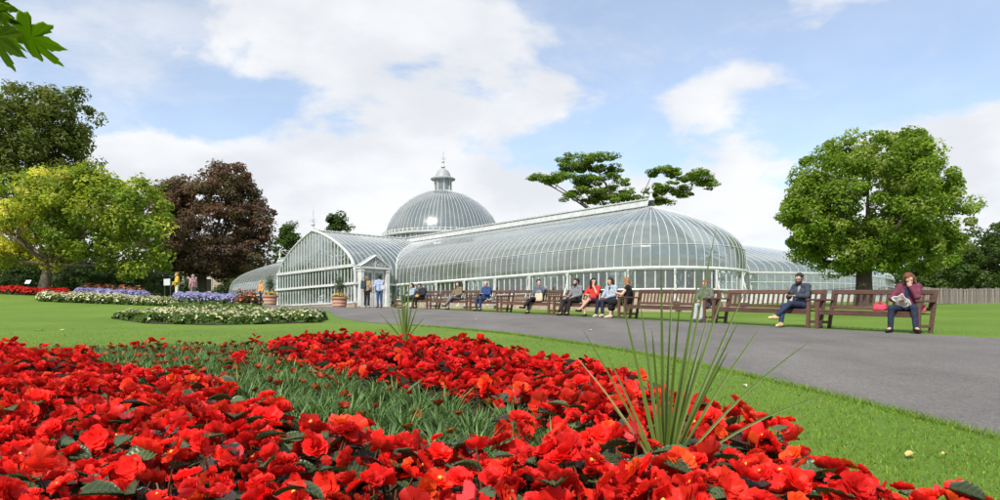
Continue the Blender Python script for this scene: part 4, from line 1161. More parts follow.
# mown grass blades close to the camera
NB = 150000
gyv = 1.2 * (22 / 1.2) ** rng.random(NB); gxv = (rng.random(NB) * 2 - 1) * (gyv * .76 + .3)
okg = (rng.random(NB) > (gyv - 8) / 11) & ~inpoly(gxv, gyv, BED) & ~inpoly(gxv, gyv, path_poly)
gxv, gyv = gxv[okg], gyv[okg]
gzv = g(gxv, gyv); n = len(gxv)
ang = rng.uniform(0, 6.28, n); hh = rng.uniform(.010, .026, n); ww = rng.uniform(.0018, .0034, n) * (1 + gyv * .12)
bp = np.stack([gxv, gyv, gzv], 1); sdv = np.stack([np.cos(ang), np.sin(ang), 0 * ang], 1) * ww[:, None]
ln = np.stack([rng.normal(0, .5, n), rng.normal(0, .5, n), np.ones(n)], 1) * hh[:, None]
fr_n = 16000
k_ = rng.integers(0, 80, fr_n); tt = rng.random(fr_n)[:, None]; fp = NC[k_] * (1 - tt) + NC[k_ + 1] * tt + rng.normal(0, .035, (fr_n, 2))
be = np.array(BED + BED[:1]); kb = rng.integers(0, 12, fr_n); fb = be[kb] * (1 - tt) + be[kb + 1] * tt + rng.normal(0, .03, (fr_n, 2))
fp = np.concatenate([fp, fb]); m_ = len(fp); an_ = rng.uniform(0, 6.28, m_); w2 = rng.uniform(.0016, .003, m_) * (1 + fp[:, 1] * .1); h2 = rng.uniform(.015, .06, m_)
bp = np.concatenate([bp, np.stack([fp[:, 0], fp[:, 1], g(fp[:, 0], fp[:, 1])], 1)]); sdv = np.concatenate([sdv, np.stack([np.cos(an_), np.sin(an_), 0 * an_], 1) * w2[:, None]])
ln = np.concatenate([ln, np.stack([rng.normal(0, .6, m_), rng.normal(0, .6, m_), np.ones(m_)], 1) * h2[:, None]]); n = len(bp)
V = np.stack([bp - sdv, bp + sdv, bp + ln], 1).reshape(-1, 3); F = np.arange(3 * n).reshape(-1, 3)
cc = np.repeat(vary((.155, .255, .028), n, .38, .3), 3, axis=0)
tag(link('grass', mesh_np('grass', V, F, leaf_mat('grass_blade', trans=.3), cc)), 'short mown green grass beside the path and the bed', 'grass', kind='stuff')

# ---------------------------------------------------------------- distant flower beds
def bush_mesh(name, w, h, n_leaf, leaf, lcol, n_fl, fl, fcols, rs):
    q = np.random.default_rng(rs)
    d = unit(q.normal(size=(n_leaf, 3))); d[:, 2] = np.abs(d[:, 2]); r = q.uniform(.45, 1, (n_leaf, 1))
    p = d * r * np.array([w, w, h])
    V, F, C = leaf_cloud(p, d + np.array([0, 0, .5]) + q.normal(size=(n_leaf, 3)) * .4, leaf * q.uniform(.7, 1.3, n_leaf), vary(lcol, n_leaf, .35))
    d2 = unit(q.normal(size=(n_fl, 3))); d2[:, 2] = np.abs(d2[:, 2]) * 1.3 + .35; d2 = unit(d2)
    V2, F2, C2 = leaf_cloud(d2 * np.array([w, w, h]) * q.uniform(.98, 1.16, (n_fl, 1)), d2 + np.array([0, -.2, .3]), fl * q.uniform(.7, 1.3, n_fl), np.array([np.array(fcols[q.integers(len(fcols))]) * q.uniform(.85, 1.1) for _ in range(n_fl)]), aspect=.95, fold=.1)
    return mesh_np('foliage', V, F, foliage, C), mesh_np('blossoms', V2, F2, far_petal, C2)
cream = [(.75, .72, .42), (.78, .76, .60), (.70, .66, .30)]
DAISY = [bush_mesh('daisy', .28, .27, 300, .055, (.085, .145, .030), 20, .034, cream, 90 + k) for k in range(4)]
bed2 = [hit(118, 319), hit(150, 323.5), hit(210, 325), hit(270, 324), hit(318, 322.5), hit(324, 319.5), hit(312, 316), hit(240, 314.5), hit(165, 315)]
def fill(poly, sp_, jit):
    xs_ = [p[0] for p in poly]; ys_ = [p[1] for p in poly]; out = []
    for y in np.arange(min(ys_), max(ys_), sp_):
        for x in np.arange(min(xs_), max(xs_), sp_):
            a, b_ = x + random.uniform(-jit, jit), y + random.uniform(-jit, jit)
            if inpoly(np.array(a), np.array(b_), poly): out.append((a, b_))
    return out
def soil_patch(name, poly):
    n = len(poly); m = MB(); c = np.mean(np.array(poly), 0)
    ring = [(c + (np.array(p) - c) * 1.04) for p in poly]
    m.add([(p[0], p[1], gz(*p) + .012) for p in ring] + [(c[0], c[1], gz(*c) + .06)], [(i, (i + 1) % n, n) for i in range(n)])
    tag(m.build(name, soil), kind='structure')
soil_patch('flower_bed_soil', bed2)
spots = fill(bed2, .50, .13)
for x, y in spots:
    k = random.randrange(4)
    r = empty('daisy_plant', (x, y, gz(x, y)), random.uniform(0, 6)); s_ = random.uniform(.85, 1.2); r.scale = (s_, s_, s_)
    tag(r, 'bushy green plant with pale cream daisies in the island bed on the lawn', 'plant', 'cream daisies in the island bed')
    link('foliage', DAISY[k][0], r); link('blossoms', DAISY[k][1], r)
def stuff_bed(name, label, cat, spots, proto):
    V, F, C, M, o = [], [], [], [], 0
    for x, y, s_ in spots:
        for vi, m in enumerate(proto[random.randrange(len(proto))]):
            nv = len(m.vertices); v = np.empty(nv * 3, np.float32); m.vertices.foreach_get('co', v); v = v.reshape(-1, 3)
            f = np.empty(len(m.loops), np.int32); m.loops.foreach_get('vertex_index', f); f = f.reshape(-1, 3)
            c = np.empty(nv * 4, np.float32); m.color_attributes['Col'].data.foreach_get('color', c)
            v = rotz(v, random.uniform(0, 6)) * s_ + np.array((x, y, gz(x, y)))
            V.append(v); F.append(f + o); C.append(c.reshape(-1, 4)[:, :3]); M.append(np.full(len(f), vi)); o += nv
    ob = link(name, mesh_np(name, np.concatenate(V), np.concatenate(F), None, np.concatenate(C), mats=[foliage, far_petal], midx=np.concatenate(M)))
    tag(ob, label, cat, kind='stuff')
def band(x0, x1, y0, y1, step, s0, s1):
    """spots between two depths, from photo column x0 to x1"""
    out = []
    for Y in np.arange(y0, y1, step):
        for px in np.arange(x0, x1, step / Y * FPX):
            X = (px - 500) / FPX * Y; out.append((X + random.uniform(-.1, .1), Y + random.uniform(-.1, .1), random.uniform(s0, s1)))
    return out
CREAM = [bush_mesh('cream', .30, .36, 90, .07, (.085, .135, .03), 40, .035, cream, 100 + k) for k in range(3)]
LAV = [bush_mesh('lav', .32, .42, 70, .07, (.085, .12, .06), 80, .04, [(.34, .34, .60), (.42, .42, .68), (.36, .33, .58)], 110 + k) for k in range(3)]
REDS = [bush_mesh('reds', .34, .36, 50, .08, (.07, .07, .025), 80, .045, [(.66, .02, .016), (.55, .015, .012)], 120 + k) for k in range(3)]
GRN = [bush_mesh('grn', .30, .30, 120, .06, (.10, .16, .035), 4, .03, cream, 130 + k) for k in range(3)]
MIX = [bush_mesh('mix', .30, .55, 110, .07, (.075, .06, .03), 22, .05, [(.45, .10, .04), (.30, .05, .10), (.55, .30, .08)], 140 + k) for k in range(3)]
stuff_bed('cream_flowers', 'long low band of cream flowers on the lawn before the lavender bed', 'flowers', band(45, 172, 30.5, 32.5, .40, .8, 1.2) , CREAM)
stuff_bed('low_green_plants', 'low light green ground cover behind the island bed', 'plants', band(175, 258, 27, 30.5, .45, .7, 1.0), GRN)
stuff_bed('lavender_flowers', 'pale violet flowers in front of the shrubs at the left', 'flowers', band(80, 146, 38.5, 40.2, .40, .9, 1.2), LAV)
stuff_bed('violet_flowers', 'violet blue flowers before the left wing of the glasshouse', 'flowers', band(180, 250, 34.0, 37.5, .45, .9, 1.3), LAV)
stuff_bed('red_flowers', 'bright red flower strip on the lawn at the left edge', 'flowers', band(-70, 66, 37.0, 39.0, .42, .9, 1.2), REDS)
stuff_bed('mixed_flowers', 'bronze and rust coloured flowers behind the lavender bed', 'flowers', band(88, 140, 41.5, 42.8, .5, 1.0, 1.4), MIX)
stuff_bed('bronze_plants', 'dark bronze leaved plants between the violet flowers and the planter', 'plants', band(242, 256, 31.5, 34.0, .45, 1.0, 1.6), MIX)

# maple twig hanging into the picture from a tree beside the camera
mleaf = leaf_mat('maple_leaf', base=(.20, .30, .04), trans=.75, rough=.45, rnd=.25)
def maple_leaf():
    half = [(0, 1.0), (.07, .86), (.13, .80), (.17, .68), (.24, .62), (.20, .50), (.34, .60), (.42, .74), (.47, .70), (.55, .78), (.66, .80), (.62, .66), (.66, .58), (.58, .48), (.50, .40), (.42, .28), (.56, .30), (.66, .34), (.78, .28), (.70, .18), (.72, .08), (.60, .02), (.48, -.02), (.34, -.06), (.40, -.16), (.30, -.24), (.18, -.22), (.05, -.08)]
    pts = [(x, y) for y, x in half] + [(x, -y) for y, x in half[:0:-1]]
    V = [(0.22, 0, 0)] + [(x, y, -.10 * (x * x + y * y) + .05 * abs(y)) for x, y in pts]
    V = [(a_ * .085, b_ * .085, c_ * .085) for a_, b_, c_ in V]
    n = len(pts)
    V += [(a_, b_, c_ - .0006) for a_, b_, c_ in V]
    F = [(0, i, i % n + 1) for i in range(1, n + 1)] + [(n + 1, n + 1 + i % n + 1, n + 1 + i) for i in range(1, n + 1)]
    me = bpy.data.meshes.new('leaf'); me.from_pydata(V, [], F); me.materials.append(mleaf); me.update(); return me
ML = maple_leaf()
mt_b = Vector((-3.9, 1.2, gz(-3.9, 1.2)))
mtree = empty('maple_tree', mt_b); tag(mtree, 'maple tree whose leafy twig hangs into the upper left corner', 'tree')
mb = MB(); mb.tube([(0, 0, -.3), (.03, 0, .8), (.0, .05, 1.6), (.1, .1, 3.0)], [.22, .17, .15, .12], 12); mb.build('trunk', bark, mtree, smooth=True)
tw0 = P(-30, -12, 1.9) - mt_b
mb = MB(); mb.tube([(0.05, .05, 1.9), tuple(Vector((.05, .05, 1.9)).lerp(tw0, .5) + Vector((0, 0, .12))), tw0, P(-12, 6, 1.9) - mt_b], [.05, .02, .008, .004], 7); mb.build('branch', bark, mtree, smooth=True)
def hang_leaf(bpx, tpx, Y, s_, roll):
    a = P(*bpx, Y) - mt_b; b2 = P(*tpx, Y + .02) - mt_b
    x = (b2 - a).normalized(); nrm = Vector((roll, -.40, -.92)); nrm = (nrm - x * nrm.dot(x)).normalized(); yv = nrm.cross(x)
    M = Matrix((x, yv, nrm)).transposed().to_4x4(); M.translation = a
    o = link('leaf', ML, mtree); o.matrix_local = M @ Matrix.Scale(s_ * (b2 - a).length / .085, 4)
    m = MB(); m.tube([a - (P(-12, 6, 1.9) - mt_b), (0, 0, 0)], .0018, 5); p = m.build('petiole', stalk_m, mtree); p.location = P(-12, 6, 1.9) - mt_b
hang_leaf((22, 33), (66, 53), 1.9, 1.0, .1)
hang_leaf((-14, 8), (21, 27), 1.85, 1.0, -.3)
hang_leaf((-10, 0), (22, 14), 1.92, .95, .2)
hang_leaf((-12, 30), (24, 60), 1.88, 1.0, .3)
hang_leaf((8, 36), (27, 54), 1.95, 1.0, -.4)
# ---------------------------------------------------------------- benches
wood_m = pmat('bench_wood', (0.130, 0.066, 0.046), (0.082, 0.044, 0.034), rough=.55, scale=5, stretch=(1, 6, 6), bump=.25, bscale=40, rnd=.22)
BRZ = math.atan2(0.859, -0.512)
def bench(label, t0, t1):
    L = t1 - t0 - .05; c = bench_pt((t0 + t1) / 2); zz = [gz(*bench_pt(t)) for t in (t0, t1)]
    root = empty('park_bench', (c[0], c[1], (zz[0] + zz[1]) / 2), BRZ)
    root.rotation_euler = (0, -math.atan2(zz[1] - zz[0], t1 - t0), BRZ)
    tag(root, label, 'bench', 'park benches along the path')
    leg = MB().bbox((0, 0, .32), (.075, .075, .66)).mesh('leg', wood_m)
    m = MB(); tilt = Matrix.Rotation(.16, 3, 'X')
    back = MB(); back.bbox((0, 0, 0), (.075, .065, .92)); back.v = [tuple(tilt @ Vector(v) + Vector((0, -.30, .45))) for v in back.v]; backm = back.mesh('leg', wood_m)
    arm = MB().bbox((0, -.02, .665), (.095, .62, .045)).mesh('arm_rest', wood_m)
    brace = MB().bbox((0, -.02, .15), (.05, .50, .06)).mesh('stretcher', wood_m)
    for s in (-1, 1):
        x = s * (L / 2 - .05)
        for me, nm in ((leg, 'leg'), (backm, 'leg'), (arm, 'arm_rest'), (brace, 'stretcher')):
            o = link(nm, me, root); o.location = (x, .23 if (nm == 'leg' and me is leg) else 0, 0)
    rail = MB().bbox((0, .22, .365), (L - .16, .04, .085)).build('front_rail', wood_m, root)
    sm = MB().bbox((0, 0, .425), (L - .12, .085, .028)).mesh('seat_slat', wood_m)
    for k in range(5):
        o = link('seat_slat', sm, root); o.location = (0, .20 - k * .098, -.006 * k)
    def backpiece(h): return tuple(tilt @ Vector((0, 0, h - .45)) + Vector((0, -.30, .45)))
    for h, hh, nm in ((.86, .10, 'top_rail'), (.50, .07, 'back_rail')):
        b = MB(); b.bbox((0, 0, 0), (L - .17 if nm == 'back_rail' else L - .02, .05 if nm == 'top_rail' else .04, hh)); b.v = [tuple(tilt @ Vector(v) + Vector(backpiece(h))) for v in b.v]; b.build(nm, wood_m, root)
    n = int((L - .2) / .145)
    bs = MB(); bs.bbox((0, 0, 0), (.062, .020, .30)); bs.v = [tuple(tilt @ Vector(v) + Vector(backpiece(.675))) for v in bs.v]; bsm = bs.mesh('back_slat', wood_m)
    for k in range(n):
        o = link('back_slat', bsm, root); o.location.x = -(L - .26) / 2 + (L - .26) * k / (n - 1)
    return root
bpx = [(928, 820, 'dark brown bench at the right end of the row with the woman in maroon'), (817, 717, 'long brown slatted bench under the man with yellow shoes'),
       (712, 629, 'long brown bench with the red haired child at its right arm'), (626, 558, 'brown bench crowded by four people in the middle of the row'),
       (555, 505, 'brown bench holding the woman with the cream tote bag'), (503, 474, 'short looking bench beside the man in blue, fourth from the glass door'),
       (472, 434, 'brown bench holding the woman in khaki, next but one to the glass door'), (432, 398, 'farthest bench of the row, nearest the glass door')]
BZ_ = {}
for a, b, lab in bpx: bench(lab, bench_t(a), bench_t(b))

# ---------------------------------------------------------------- people
def surf_nets(f, o, h):
    nx, ny, nz = f.shape
    cs = [(i, j, k) for i in (0, 1) for j in (0, 1) for k in (0, 1)]
    cor = [f[i:nx - 1 + i, j:ny - 1 + j, k:nz - 1 + k] for i, j, k in cs]
    neg = np.sum([c < 0 for c in cor], 0); mixed = (neg > 0) & (neg < 8)
    idx = -np.ones(mixed.shape, np.int64); I = np.argwhere(mixed); idx[mixed] = np.arange(len(I))
    cv = np.stack([c[mixed] for c in cor], 1); acc = np.zeros((len(I), 3)); cnt = np.zeros(len(I))
    for a in range(8):
        for b in range(a + 1, 8):
            d = np.array(cs[b]) - np.array(cs[a])
            if np.abs(d).sum() != 1: continue
            fa, fb = cv[:, a], cv[:, b]; m = (fa < 0) != (fb < 0)
            t = np.where(m, fa / np.where(m, fa - fb, 1), 0)
            acc += np.where(m[:, None], np.array(cs[a]) + t[:, None] * d, 0); cnt += m
    V = np.array(o) + h * (I + acc / cnt[:, None])
    s = f < 0; Q = []
    for ax in range(3):
        sl0 = [slice(None)] * 3; sl1 = [slice(None)] * 3; sl0[ax] = slice(0, -1); sl1[ax] = slice(1, None)
        ch = s[tuple(sl0)] != s[tuple(sl1)]; E = np.argwhere(ch)
        b1, b2 = [(1, 2), (2, 0), (0, 1)][ax]
        keep = (E[:, b1] > 0) & (E[:, b2] > 0) & (E[:, b1] < idx.shape[b1]) & (E[:, b2] < idx.shape[b2]); E = E[keep]
        def cell(d1, d2):
            e = E.copy(); e[:, b1] -= d1; e[:, b2] -= d2; return idx[e[:, 0], e[:, 1], e[:, 2]]
        q = np.stack([cell(1, 1), cell(0, 1), cell(0, 0), cell(1, 0)], 1)
        fl = s[E[:, 0], E[:, 1], E[:, 2]]; q[~fl] = q[~fl][:, ::-1]; Q.append(q)
    Q = np.concatenate(Q); Q = Q[(Q >= 0).all(1)]
    return V, Q
def sdf_mesh(name, prims, h, mat, parent, k=.022, noise=0.0, rs=0):
    """smooth union of tapered capsules (a, b, ra, rb) as one continuous skin"""
    A = np.array([p[0] for p in prims], float); B = np.array([p[1] for p in prims], float)
    ra = np.array([p[2] for p in prims]); rb = np.array([p[3] for p in prims]); rm = np.maximum(ra, rb)[:, None]
    lo = np.minimum(A - rm, B - rm).min(0) - 3 * h; hi = np.maximum(A + rm, B + rm).max(0) + 3 * h
    n = np.ceil((hi - lo) / h).astype(int) + 1
    f = np.full(n, .12)
    ax = [lo[i] + h * np.arange(n[i]) for i in range(3)]
    for a, b, r0, r1 in zip(A, B, ra, rb):
        pad = max(r0, r1) + .07
        l = np.clip(np.floor((np.minimum(a, b) - pad - lo) / h).astype(int), 0, n - 1); u = np.clip(np.ceil((np.maximum(a, b) + pad - lo) / h).astype(int) + 1, 1, n)
        X, Y, Z = np.meshgrid(ax[0][l[0]:u[0]], ax[1][l[1]:u[1]], ax[2][l[2]:u[2]], indexing='ij')
        e = b - a; L2 = e @ e + 1e-9
        t = np.clip(((X - a[0]) * e[0] + (Y - a[1]) * e[1] + (Z - a[2]) * e[2]) / L2, 0, 1)
        d = np.sqrt((X - a[0] - t * e[0]) ** 2 + (Y - a[1] - t * e[1]) ** 2 + (Z - a[2] - t * e[2]) ** 2) - (r0 + (r1 - r0) * t)
        sub = f[l[0]:u[0], l[1]:u[1], l[2]:u[2]]
        kk = min(k, max(r0, r1) * .6)
        hh = np.clip(.5 + .5 * (sub - d) / kk, 0, 1)
        f[l[0]:u[0], l[1]:u[1], l[2]:u[2]] = sub * (1 - hh) + d * hh - kk * hh * (1 - hh)
    V, Q = surf_nets(f, lo, h)
    if noise:
        ph = np.random.default_rng(rs).uniform(0, 6, 6)
        w = np.sin(V[:, 2] * 55 + 14 * np.sin(V[:, 0] * 9 + ph[0]) + ph[1]) * np.sin(V[:, 0] * 40 + V[:, 1] * 33 + ph[2])
        c = V.mean(0); dirv = V - c; dirv[:, 2] *= .1; V = V + unit(dirv) * (w * noise)[:, None]
    return link(name, mesh_np(name, V, Q, mat, smooth=True), parent)

_mc = {}
def cloth(c, rough=.85):
    key = tuple(round(v, 3) for v in c)
    if key not in _mc: _mc[key] = pmat('cloth', c, tuple(v * .7 for v in c), rough=rough, scale=14, bump=.35, bscale=26, spec=.2)
    return _mc[key]
def skinm(c):
    key = ('s',) + tuple(c)
    if key not in _mc: _mc[key] = pmat('skin', c, tuple(v * .88 for v in c), rough=.5, scale=10, spec=.35)
    return _mc[key]
def hairm(c):
    key = ('h',) + tuple(c)
    if key not in _mc: _mc[key] = pmat('hair', c, tuple(v * .5 for v in c), rough=.45, scale=30, stretch=(1, 1, .2), bump=.8, bscale=60)
    return _mc[key]
dark_eye = pmat('eye', (.03, .025, .02), rough=.2)

SEAT = dict(pelvis=(0, -.10, .535), chest=(0, -.17, .84), neck=(0, -.16, 1.03), head=(0, -.11, 1.17),
            shoulder=((-.17, -.17, .975), (.17, -.17, .975)), elbow=((-.25, -.06, .73), (.25, -.06, .73)), wrist=((-.12, .14, .66), (.12, .14, .66)),
            hip=((-.085, -.07, .525), (.085, -.07, .525)), knee=((-.11, .36, .51), (.11, .36, .51)), ankle=((-.12, .38, .10), (.12, .38, .10)), toe=((-.13, .53, .045), (.13, .53, .045)))
STAND = dict(pelvis=(0, 0, .95), chest=(0, -.01, 1.25), neck=(0, -.01, 1.45), head=(0, .02, 1.595),
             shoulder=((-.175, -.01, 1.40), (.175, -.01, 1.40)), elbow=((-.23, -.03, 1.12), (.23, -.03, 1.12)), wrist=((-.21, .08, .90), (.21, .08, .90)),
             hip=((-.085, 0, .93), (.085, 0, .93)), knee=((-.095, .02, .50), (.095, .02, .50)), ankle=((-.10, -.02, .09), (.10, -.02, .09)), toe=((-.12, .13, .04), (.12, .13, .04)))
def person(label, loc, rz, base, over, top, legs, shoes, skin, hair, scale=1.0, vox=.013, head_rot=(0, 0, 0), sleeve=1.0, leglen=1.0, skirt=None, beard=None, long_hair=0.0, bulk=1.0, inner=None, glasses=False, hairless=False):
    J = {k: v for k, v in base.items()}; J.update(over)
    v3 = lambda p: np.array(p, float)
    root = empty('person', loc, rz); root.scale = (scale,) * 3; tag(root, label, 'person')
    pel, che, nec, hd = (v3(J[k]) for k in ('pelvis', 'chest', 'neck', 'head'))
    sh, el, wr, hp, kn, an, to = ([v3(q) for q in J[k]] for k in ('shoulder', 'elbow', 'wrist', 'hip', 'knee', 'ankle', 'toe'))
    from mathutils import Euler
    HR = np.array(Euler((head_rot[0], head_rot[1], head_rot[2]), 'XYZ').to_matrix())
    H = lambda x, y, z: hd + HR @ np.array((x, y, z))
    xs_ = unit((sh[1] - sh[0])[None])[0]
    def torso(o, w=1.0):
        out = []
        for s in (-1, 1):
            out += [(pel + xs_ * s * .065 * w, (pel + che) / 2 + xs_ * s * .055 * w, .105 + o, .098 + o), ((pel + che) / 2 + xs_ * s * .055 * w, che + xs_ * s * .07 * w, .098 + o, .108 + o), (che + xs_ * s * .07 * w, sh[0 if s < 0 else 1], .10 + o, .062 + o)]
        out += [(sh[0] * .8 + nec * .2, sh[1] * .8 + nec * .2, .062 + o, .062 + o), (nec - v3((0, 0, .05)), che, .06 + o, .10 + o)]
        return out
    def arms(o, fr):
        out = []
        for s in (0, 1):
            out.append((sh[s], el[s], .054 + o, .042 + o))
            if fr > .5: e = el[s] + (wr[s] - el[s]) * (fr - .5) * 2; out.append((el[s], e, .042 + o, .033 + o))
            else: out[-1] = (sh[s], sh[s] + (el[s] - sh[s]) * fr * 2, .054 + o, .048 + o)
        return out
    def legsp(o, fr):
        out = [(hp[0], hp[1], .10 + o, .10 + o)]
        for s in (0, 1):
            out.append((hp[s], kn[s], .085 + o, .058 + o))
            if fr > .5: e = kn[s] + (an[s] - kn[s]) * (fr - .5) * 2; out.append((kn[s], e, .055 + o, .042 + o * 1.3))
            else: out[-1] = (hp[s], hp[s] + (kn[s] - hp[s]) * fr * 2, .085 + o, .07 + o)
        return out
    body = torso(0) + arms(0, 1) + legsp(0, 1)
    for s in (0, 1):
        body += [(kn[s] * .8 + an[s] * .2 + 0, kn[s] * .55 + an[s] * .45, .05, .052), (an[s], to[s], .036, .028)]
        d = unit((wr[s] - el[s])[None])[0]; out_ = -xs_ if s == 0 else xs_
        n_ = unit(np.cross(d, xs_)[None])[0]; side = unit(np.cross(n_, d)[None])[0]
        p0 = wr[s]; p1 = p0 + d * .075
        for q in (-.022, 0, .022): body.append((p0 + side * q * .6, p1 + side * q, .019, .016))
        for q, fl in ((-.033, .062), (-.011, .074), (.011, .070), (.033, .055)):
            a = p1 + side * q; b = a + d * fl * .5 - n_ * .008; c = b + d * fl * .32 - n_ * .026
            body += [(a, b, .0095, .009), (b, c, .009, .0075)]
        ins = -1 if s == 1 else 1
        ta = p0 + side * .026 * ins + d * .02; tb = ta + d * .035 + side * .028 * ins - n_ * .012; body += [(ta, tb, .012, .010), (tb, tb + d * .026 - n_ * .008, .010, .008)]
    body += [(nec - v3((0, 0, .02)), H(0, -.02, -.05), .052, .05), (H(0, -.025, .038), H(0, .012, .045), .079, .076), (H(0, .03, .01), H(0, .045, -.03), .060, .052), (H(0, .045, -.05), H(0, .066, -.085), .042, .026),
             (H(0, .095, .010), H(0, .112, -.022), .009, .013), (H(-.077, -.005, .012), H(-.078, -.008, -.022), .014, .010), (H(.077, -.005, .012), H(.078, -.008, -.022), .014, .010),
             (H(-.03, .088, -.052), H(.03, .088, -.052), .008, .008), (H(-.045, .075, .030), H(.045, .075, .030), .014, .014)]
    sdf_mesh('body', body, vox, skinm(skin), root, k=.02)
    o = .014 * bulk
    if top is not None: sdf_mesh('jacket' if bulk > 1.2 else 'shirt', torso(o) + arms(.012 + .004 * bulk, sleeve * .97), vox, cloth(top), root, noise=.004, rs=len(label))
    if inner is not None: sdf_mesh('undershirt', [(nec - v3((0, -.05, .06)), che + v3((0, .075, -.1)), .05, .06)], vox, cloth(inner), root)
    if legs is not None:
        low = [(pel + xs_ * s * .06, pel + xs_ * s * .06 + v3((0, 0, .06)), .112, .108) for s in (-1, 1)]
        sdf_mesh('trousers' if leglen > .7 else 'shorts', legsp(.010, leglen * .97) + low, vox, cloth(legs), root, noise=.003, rs=3)
    if skirt is not None:
        m_ = [(pel, pel + v3((0, 0, .05)), .13, .12)]
        for t in (0, .35, .7, 1.0): 
            a = hp[0] + (kn[0] - hp[0]) * t - xs_ * .03; b = hp[1] + (kn[1] - hp[1]) * t + xs_ * .03; m_.append((a, b, .10, .10))
        a = kn[0] + (an[0] - kn[0]) * .45; b = kn[1] + (an[1] - kn[1]) * .45; m_ += [(kn[0], a, .10, .09), (kn[1], b, .10, .09), (a, b, .09, .09), (kn[0], kn[1], .1, .1)]
        sdf_mesh('skirt', m_, vox, cloth(skirt), root, noise=.004, rs=5)
    for s in (0, 1):
        d = to[s] - an[s]; sdf_mesh('shoe', [(an[s] + v3((0, 0, -.045)) - d * .2, to[s] + d * .12 + v3((0, 0, -.002)), .046, .036), (an[s], an[s] + v3((0, 0, -.04)), .046, .048)], min(vox, .012), cloth(shoes, .6), root)
    if not hairless:
        hp_ = [(H(0, -.045, .050), H(0, .0, .068), .086, .080), (H(0, -.055, .0), H(0, -.045, .05), .070, .082), (H(-.055, -.01, .05), H(.055, -.01, .05), .040, .040), (H(-.04, .035, .092), H(.04, .035, .092), .024, .024)]
        hq = np.random.default_rng(len(label) * 7)
        for _ in range(26):
            a_, e_ = hq.uniform(0, 6.28), hq.uniform(-.1, 1.5); r_ = .083
            x_, y_, z_ = r_ * math.cos(e_) * math.cos(a_), r_ * math.cos(e_) * math.sin(a_), r_ * math.sin(e_)
            if y_ > .045 and z_ < .05: continue
            hp_.append((H(x_ * .95, -.03 + y_ * .95, .052 + z_ * .95), H(x_ * 1.15, -.03 + y_ * 1.15, .046 + z_ * 1.12), .022, .012))
        if long_hair:
            for x in (-.06, 0, .06): hp_.append((H(x, -.055, .02), H(x * 1.5, -.075 + (.05 if x else 0), -.06 - long_hair), .052, .030))
            for x in (-.075, .075): hp_.append((H(x, -.005, .04), H(x * 1.15, .01, -.04 - long_hair * .8), .028, .022))
        sdf_mesh('hair', hp_, vox, hairm(hair), root, noise=.006, rs=9)
    else:
        sdf_mesh('hair', [(H(-.06, -.06, .0), H(.06, -.06, .0), .045, .045), (H(-.072, -.02, .01), H(-.06, -.05, .0), .022, .03), (H(.072, -.02, .01), H(.06, -.05, .0), .022, .03)], vox, hairm(hair), root)
    if beard is not None:
        sdf_mesh('beard', [(H(-.05, .048, -.055), H(0, .075, -.092), .030, .032), (H(.05, .048, -.055), H(0, .075, -.092), .030, .032), (H(-.062, .03, -.01), H(-.05, .048, -.055), .018, .030), (H(.062, .03, -.01), H(.05, .048, -.055), .018, .030), (H(-.03, .098, -.042), H(.03, .098, -.042), .008, .008)], vox, hairm(beard), root)
    for s in (-1, 1):
        m = MB(); m.lathe([(0, -.007), (.007, -.004), (.009, 0), (.007, .004), (0, .007)], 8); e = m.build('eye', dark_eye, root); e.location = Vector(H(s * .031, .089, .012))
    if glasses:
        m = MB()
        for s in (-1, 1): m.tube([H(s * .034 + .024 * math.cos(w), .112, .012 + .02 * math.sin(w)) for w in np.linspace(0, 6.283, 13)], .0035, 4)
        m.tube([H(-.01, .113, .014), H(.01, .113, .014)], .003, 4)
        for s in (-1, 1): m.tube([H(s * .058, .108, .014), H(s * .078, .0, .015)], .003, 4)
        m.build('glasses', dark_eye, root)
    return root

def seat_at(px, off=0.0):
    t = bench_t(px); p = bench_pt(t, off); return Vector((p[0], p[1], gz(*p)))
SK, SK2, SK3 = (.52, .30, .21), (.58, .36, .27), (.30, .16, .10)
navy, jeans, black = (.028, .036, .065), (.040, .060, .13), (.016, .016, .019)
# woman at the right end, head bowed on her hand
wl_ = seat_at(908)
person('woman in a maroon jacket and jeans bowing her head on the rightmost bench', wl_, BRZ + .25, SEAT,
       dict(chest=(.02, -.10, .83), neck=(.0, -.04, 1.00), head=(-.04, .06, 1.11), shoulder=((-.16, -.08, .95), (.19, -.10, .955)), elbow=((-.20, .10, .74), (.30, .02, .72)), wrist=((-.09, .12, .95), (.10, .24, .68)), knee=((-.20, .34, .51), (.22, .34, .51)), ankle=((-.24, .36, .10), (.24, .33, .10)), toe=((-.34, .47, .045), (.26, .48, .045))),
       (.17, .045, .072), navy, (.02, .02, .022), SK2, (.20, .055, .022), vox=.011, head_rot=(-.55, .25, .25), long_hair=.10, bulk=1.6, inner=(.03, .05, .12))
# man with yellow shoes
ml_ = seat_at(797)
person('man in a navy jacket with yellow shoes looking at his phone on a bench', ml_, BRZ + .05, SEAT,
       dict(head=(0, -.09, 1.165), knee=((-.06, .36, .56), (.11, .38, .50)), ankle=((.14, .62, .27), (.05, .56, .10)), toe=((.20, .76, .23), (.04, .71, .045)), wrist=((-.06, .12, .75), (.09, .15, .74)), elbow=((-.25, -.04, .74), (.25, -.04, .74))),
       (.050, .062, .085), (.030, .042, .085), (.60, .53, .22), SK, (.015, .012, .010), vox=.011, head_rot=(-.30, 0, .1), beard=(.015, .012, .010), bulk=1.5, inner=(.30, .30, .32), glasses=True)
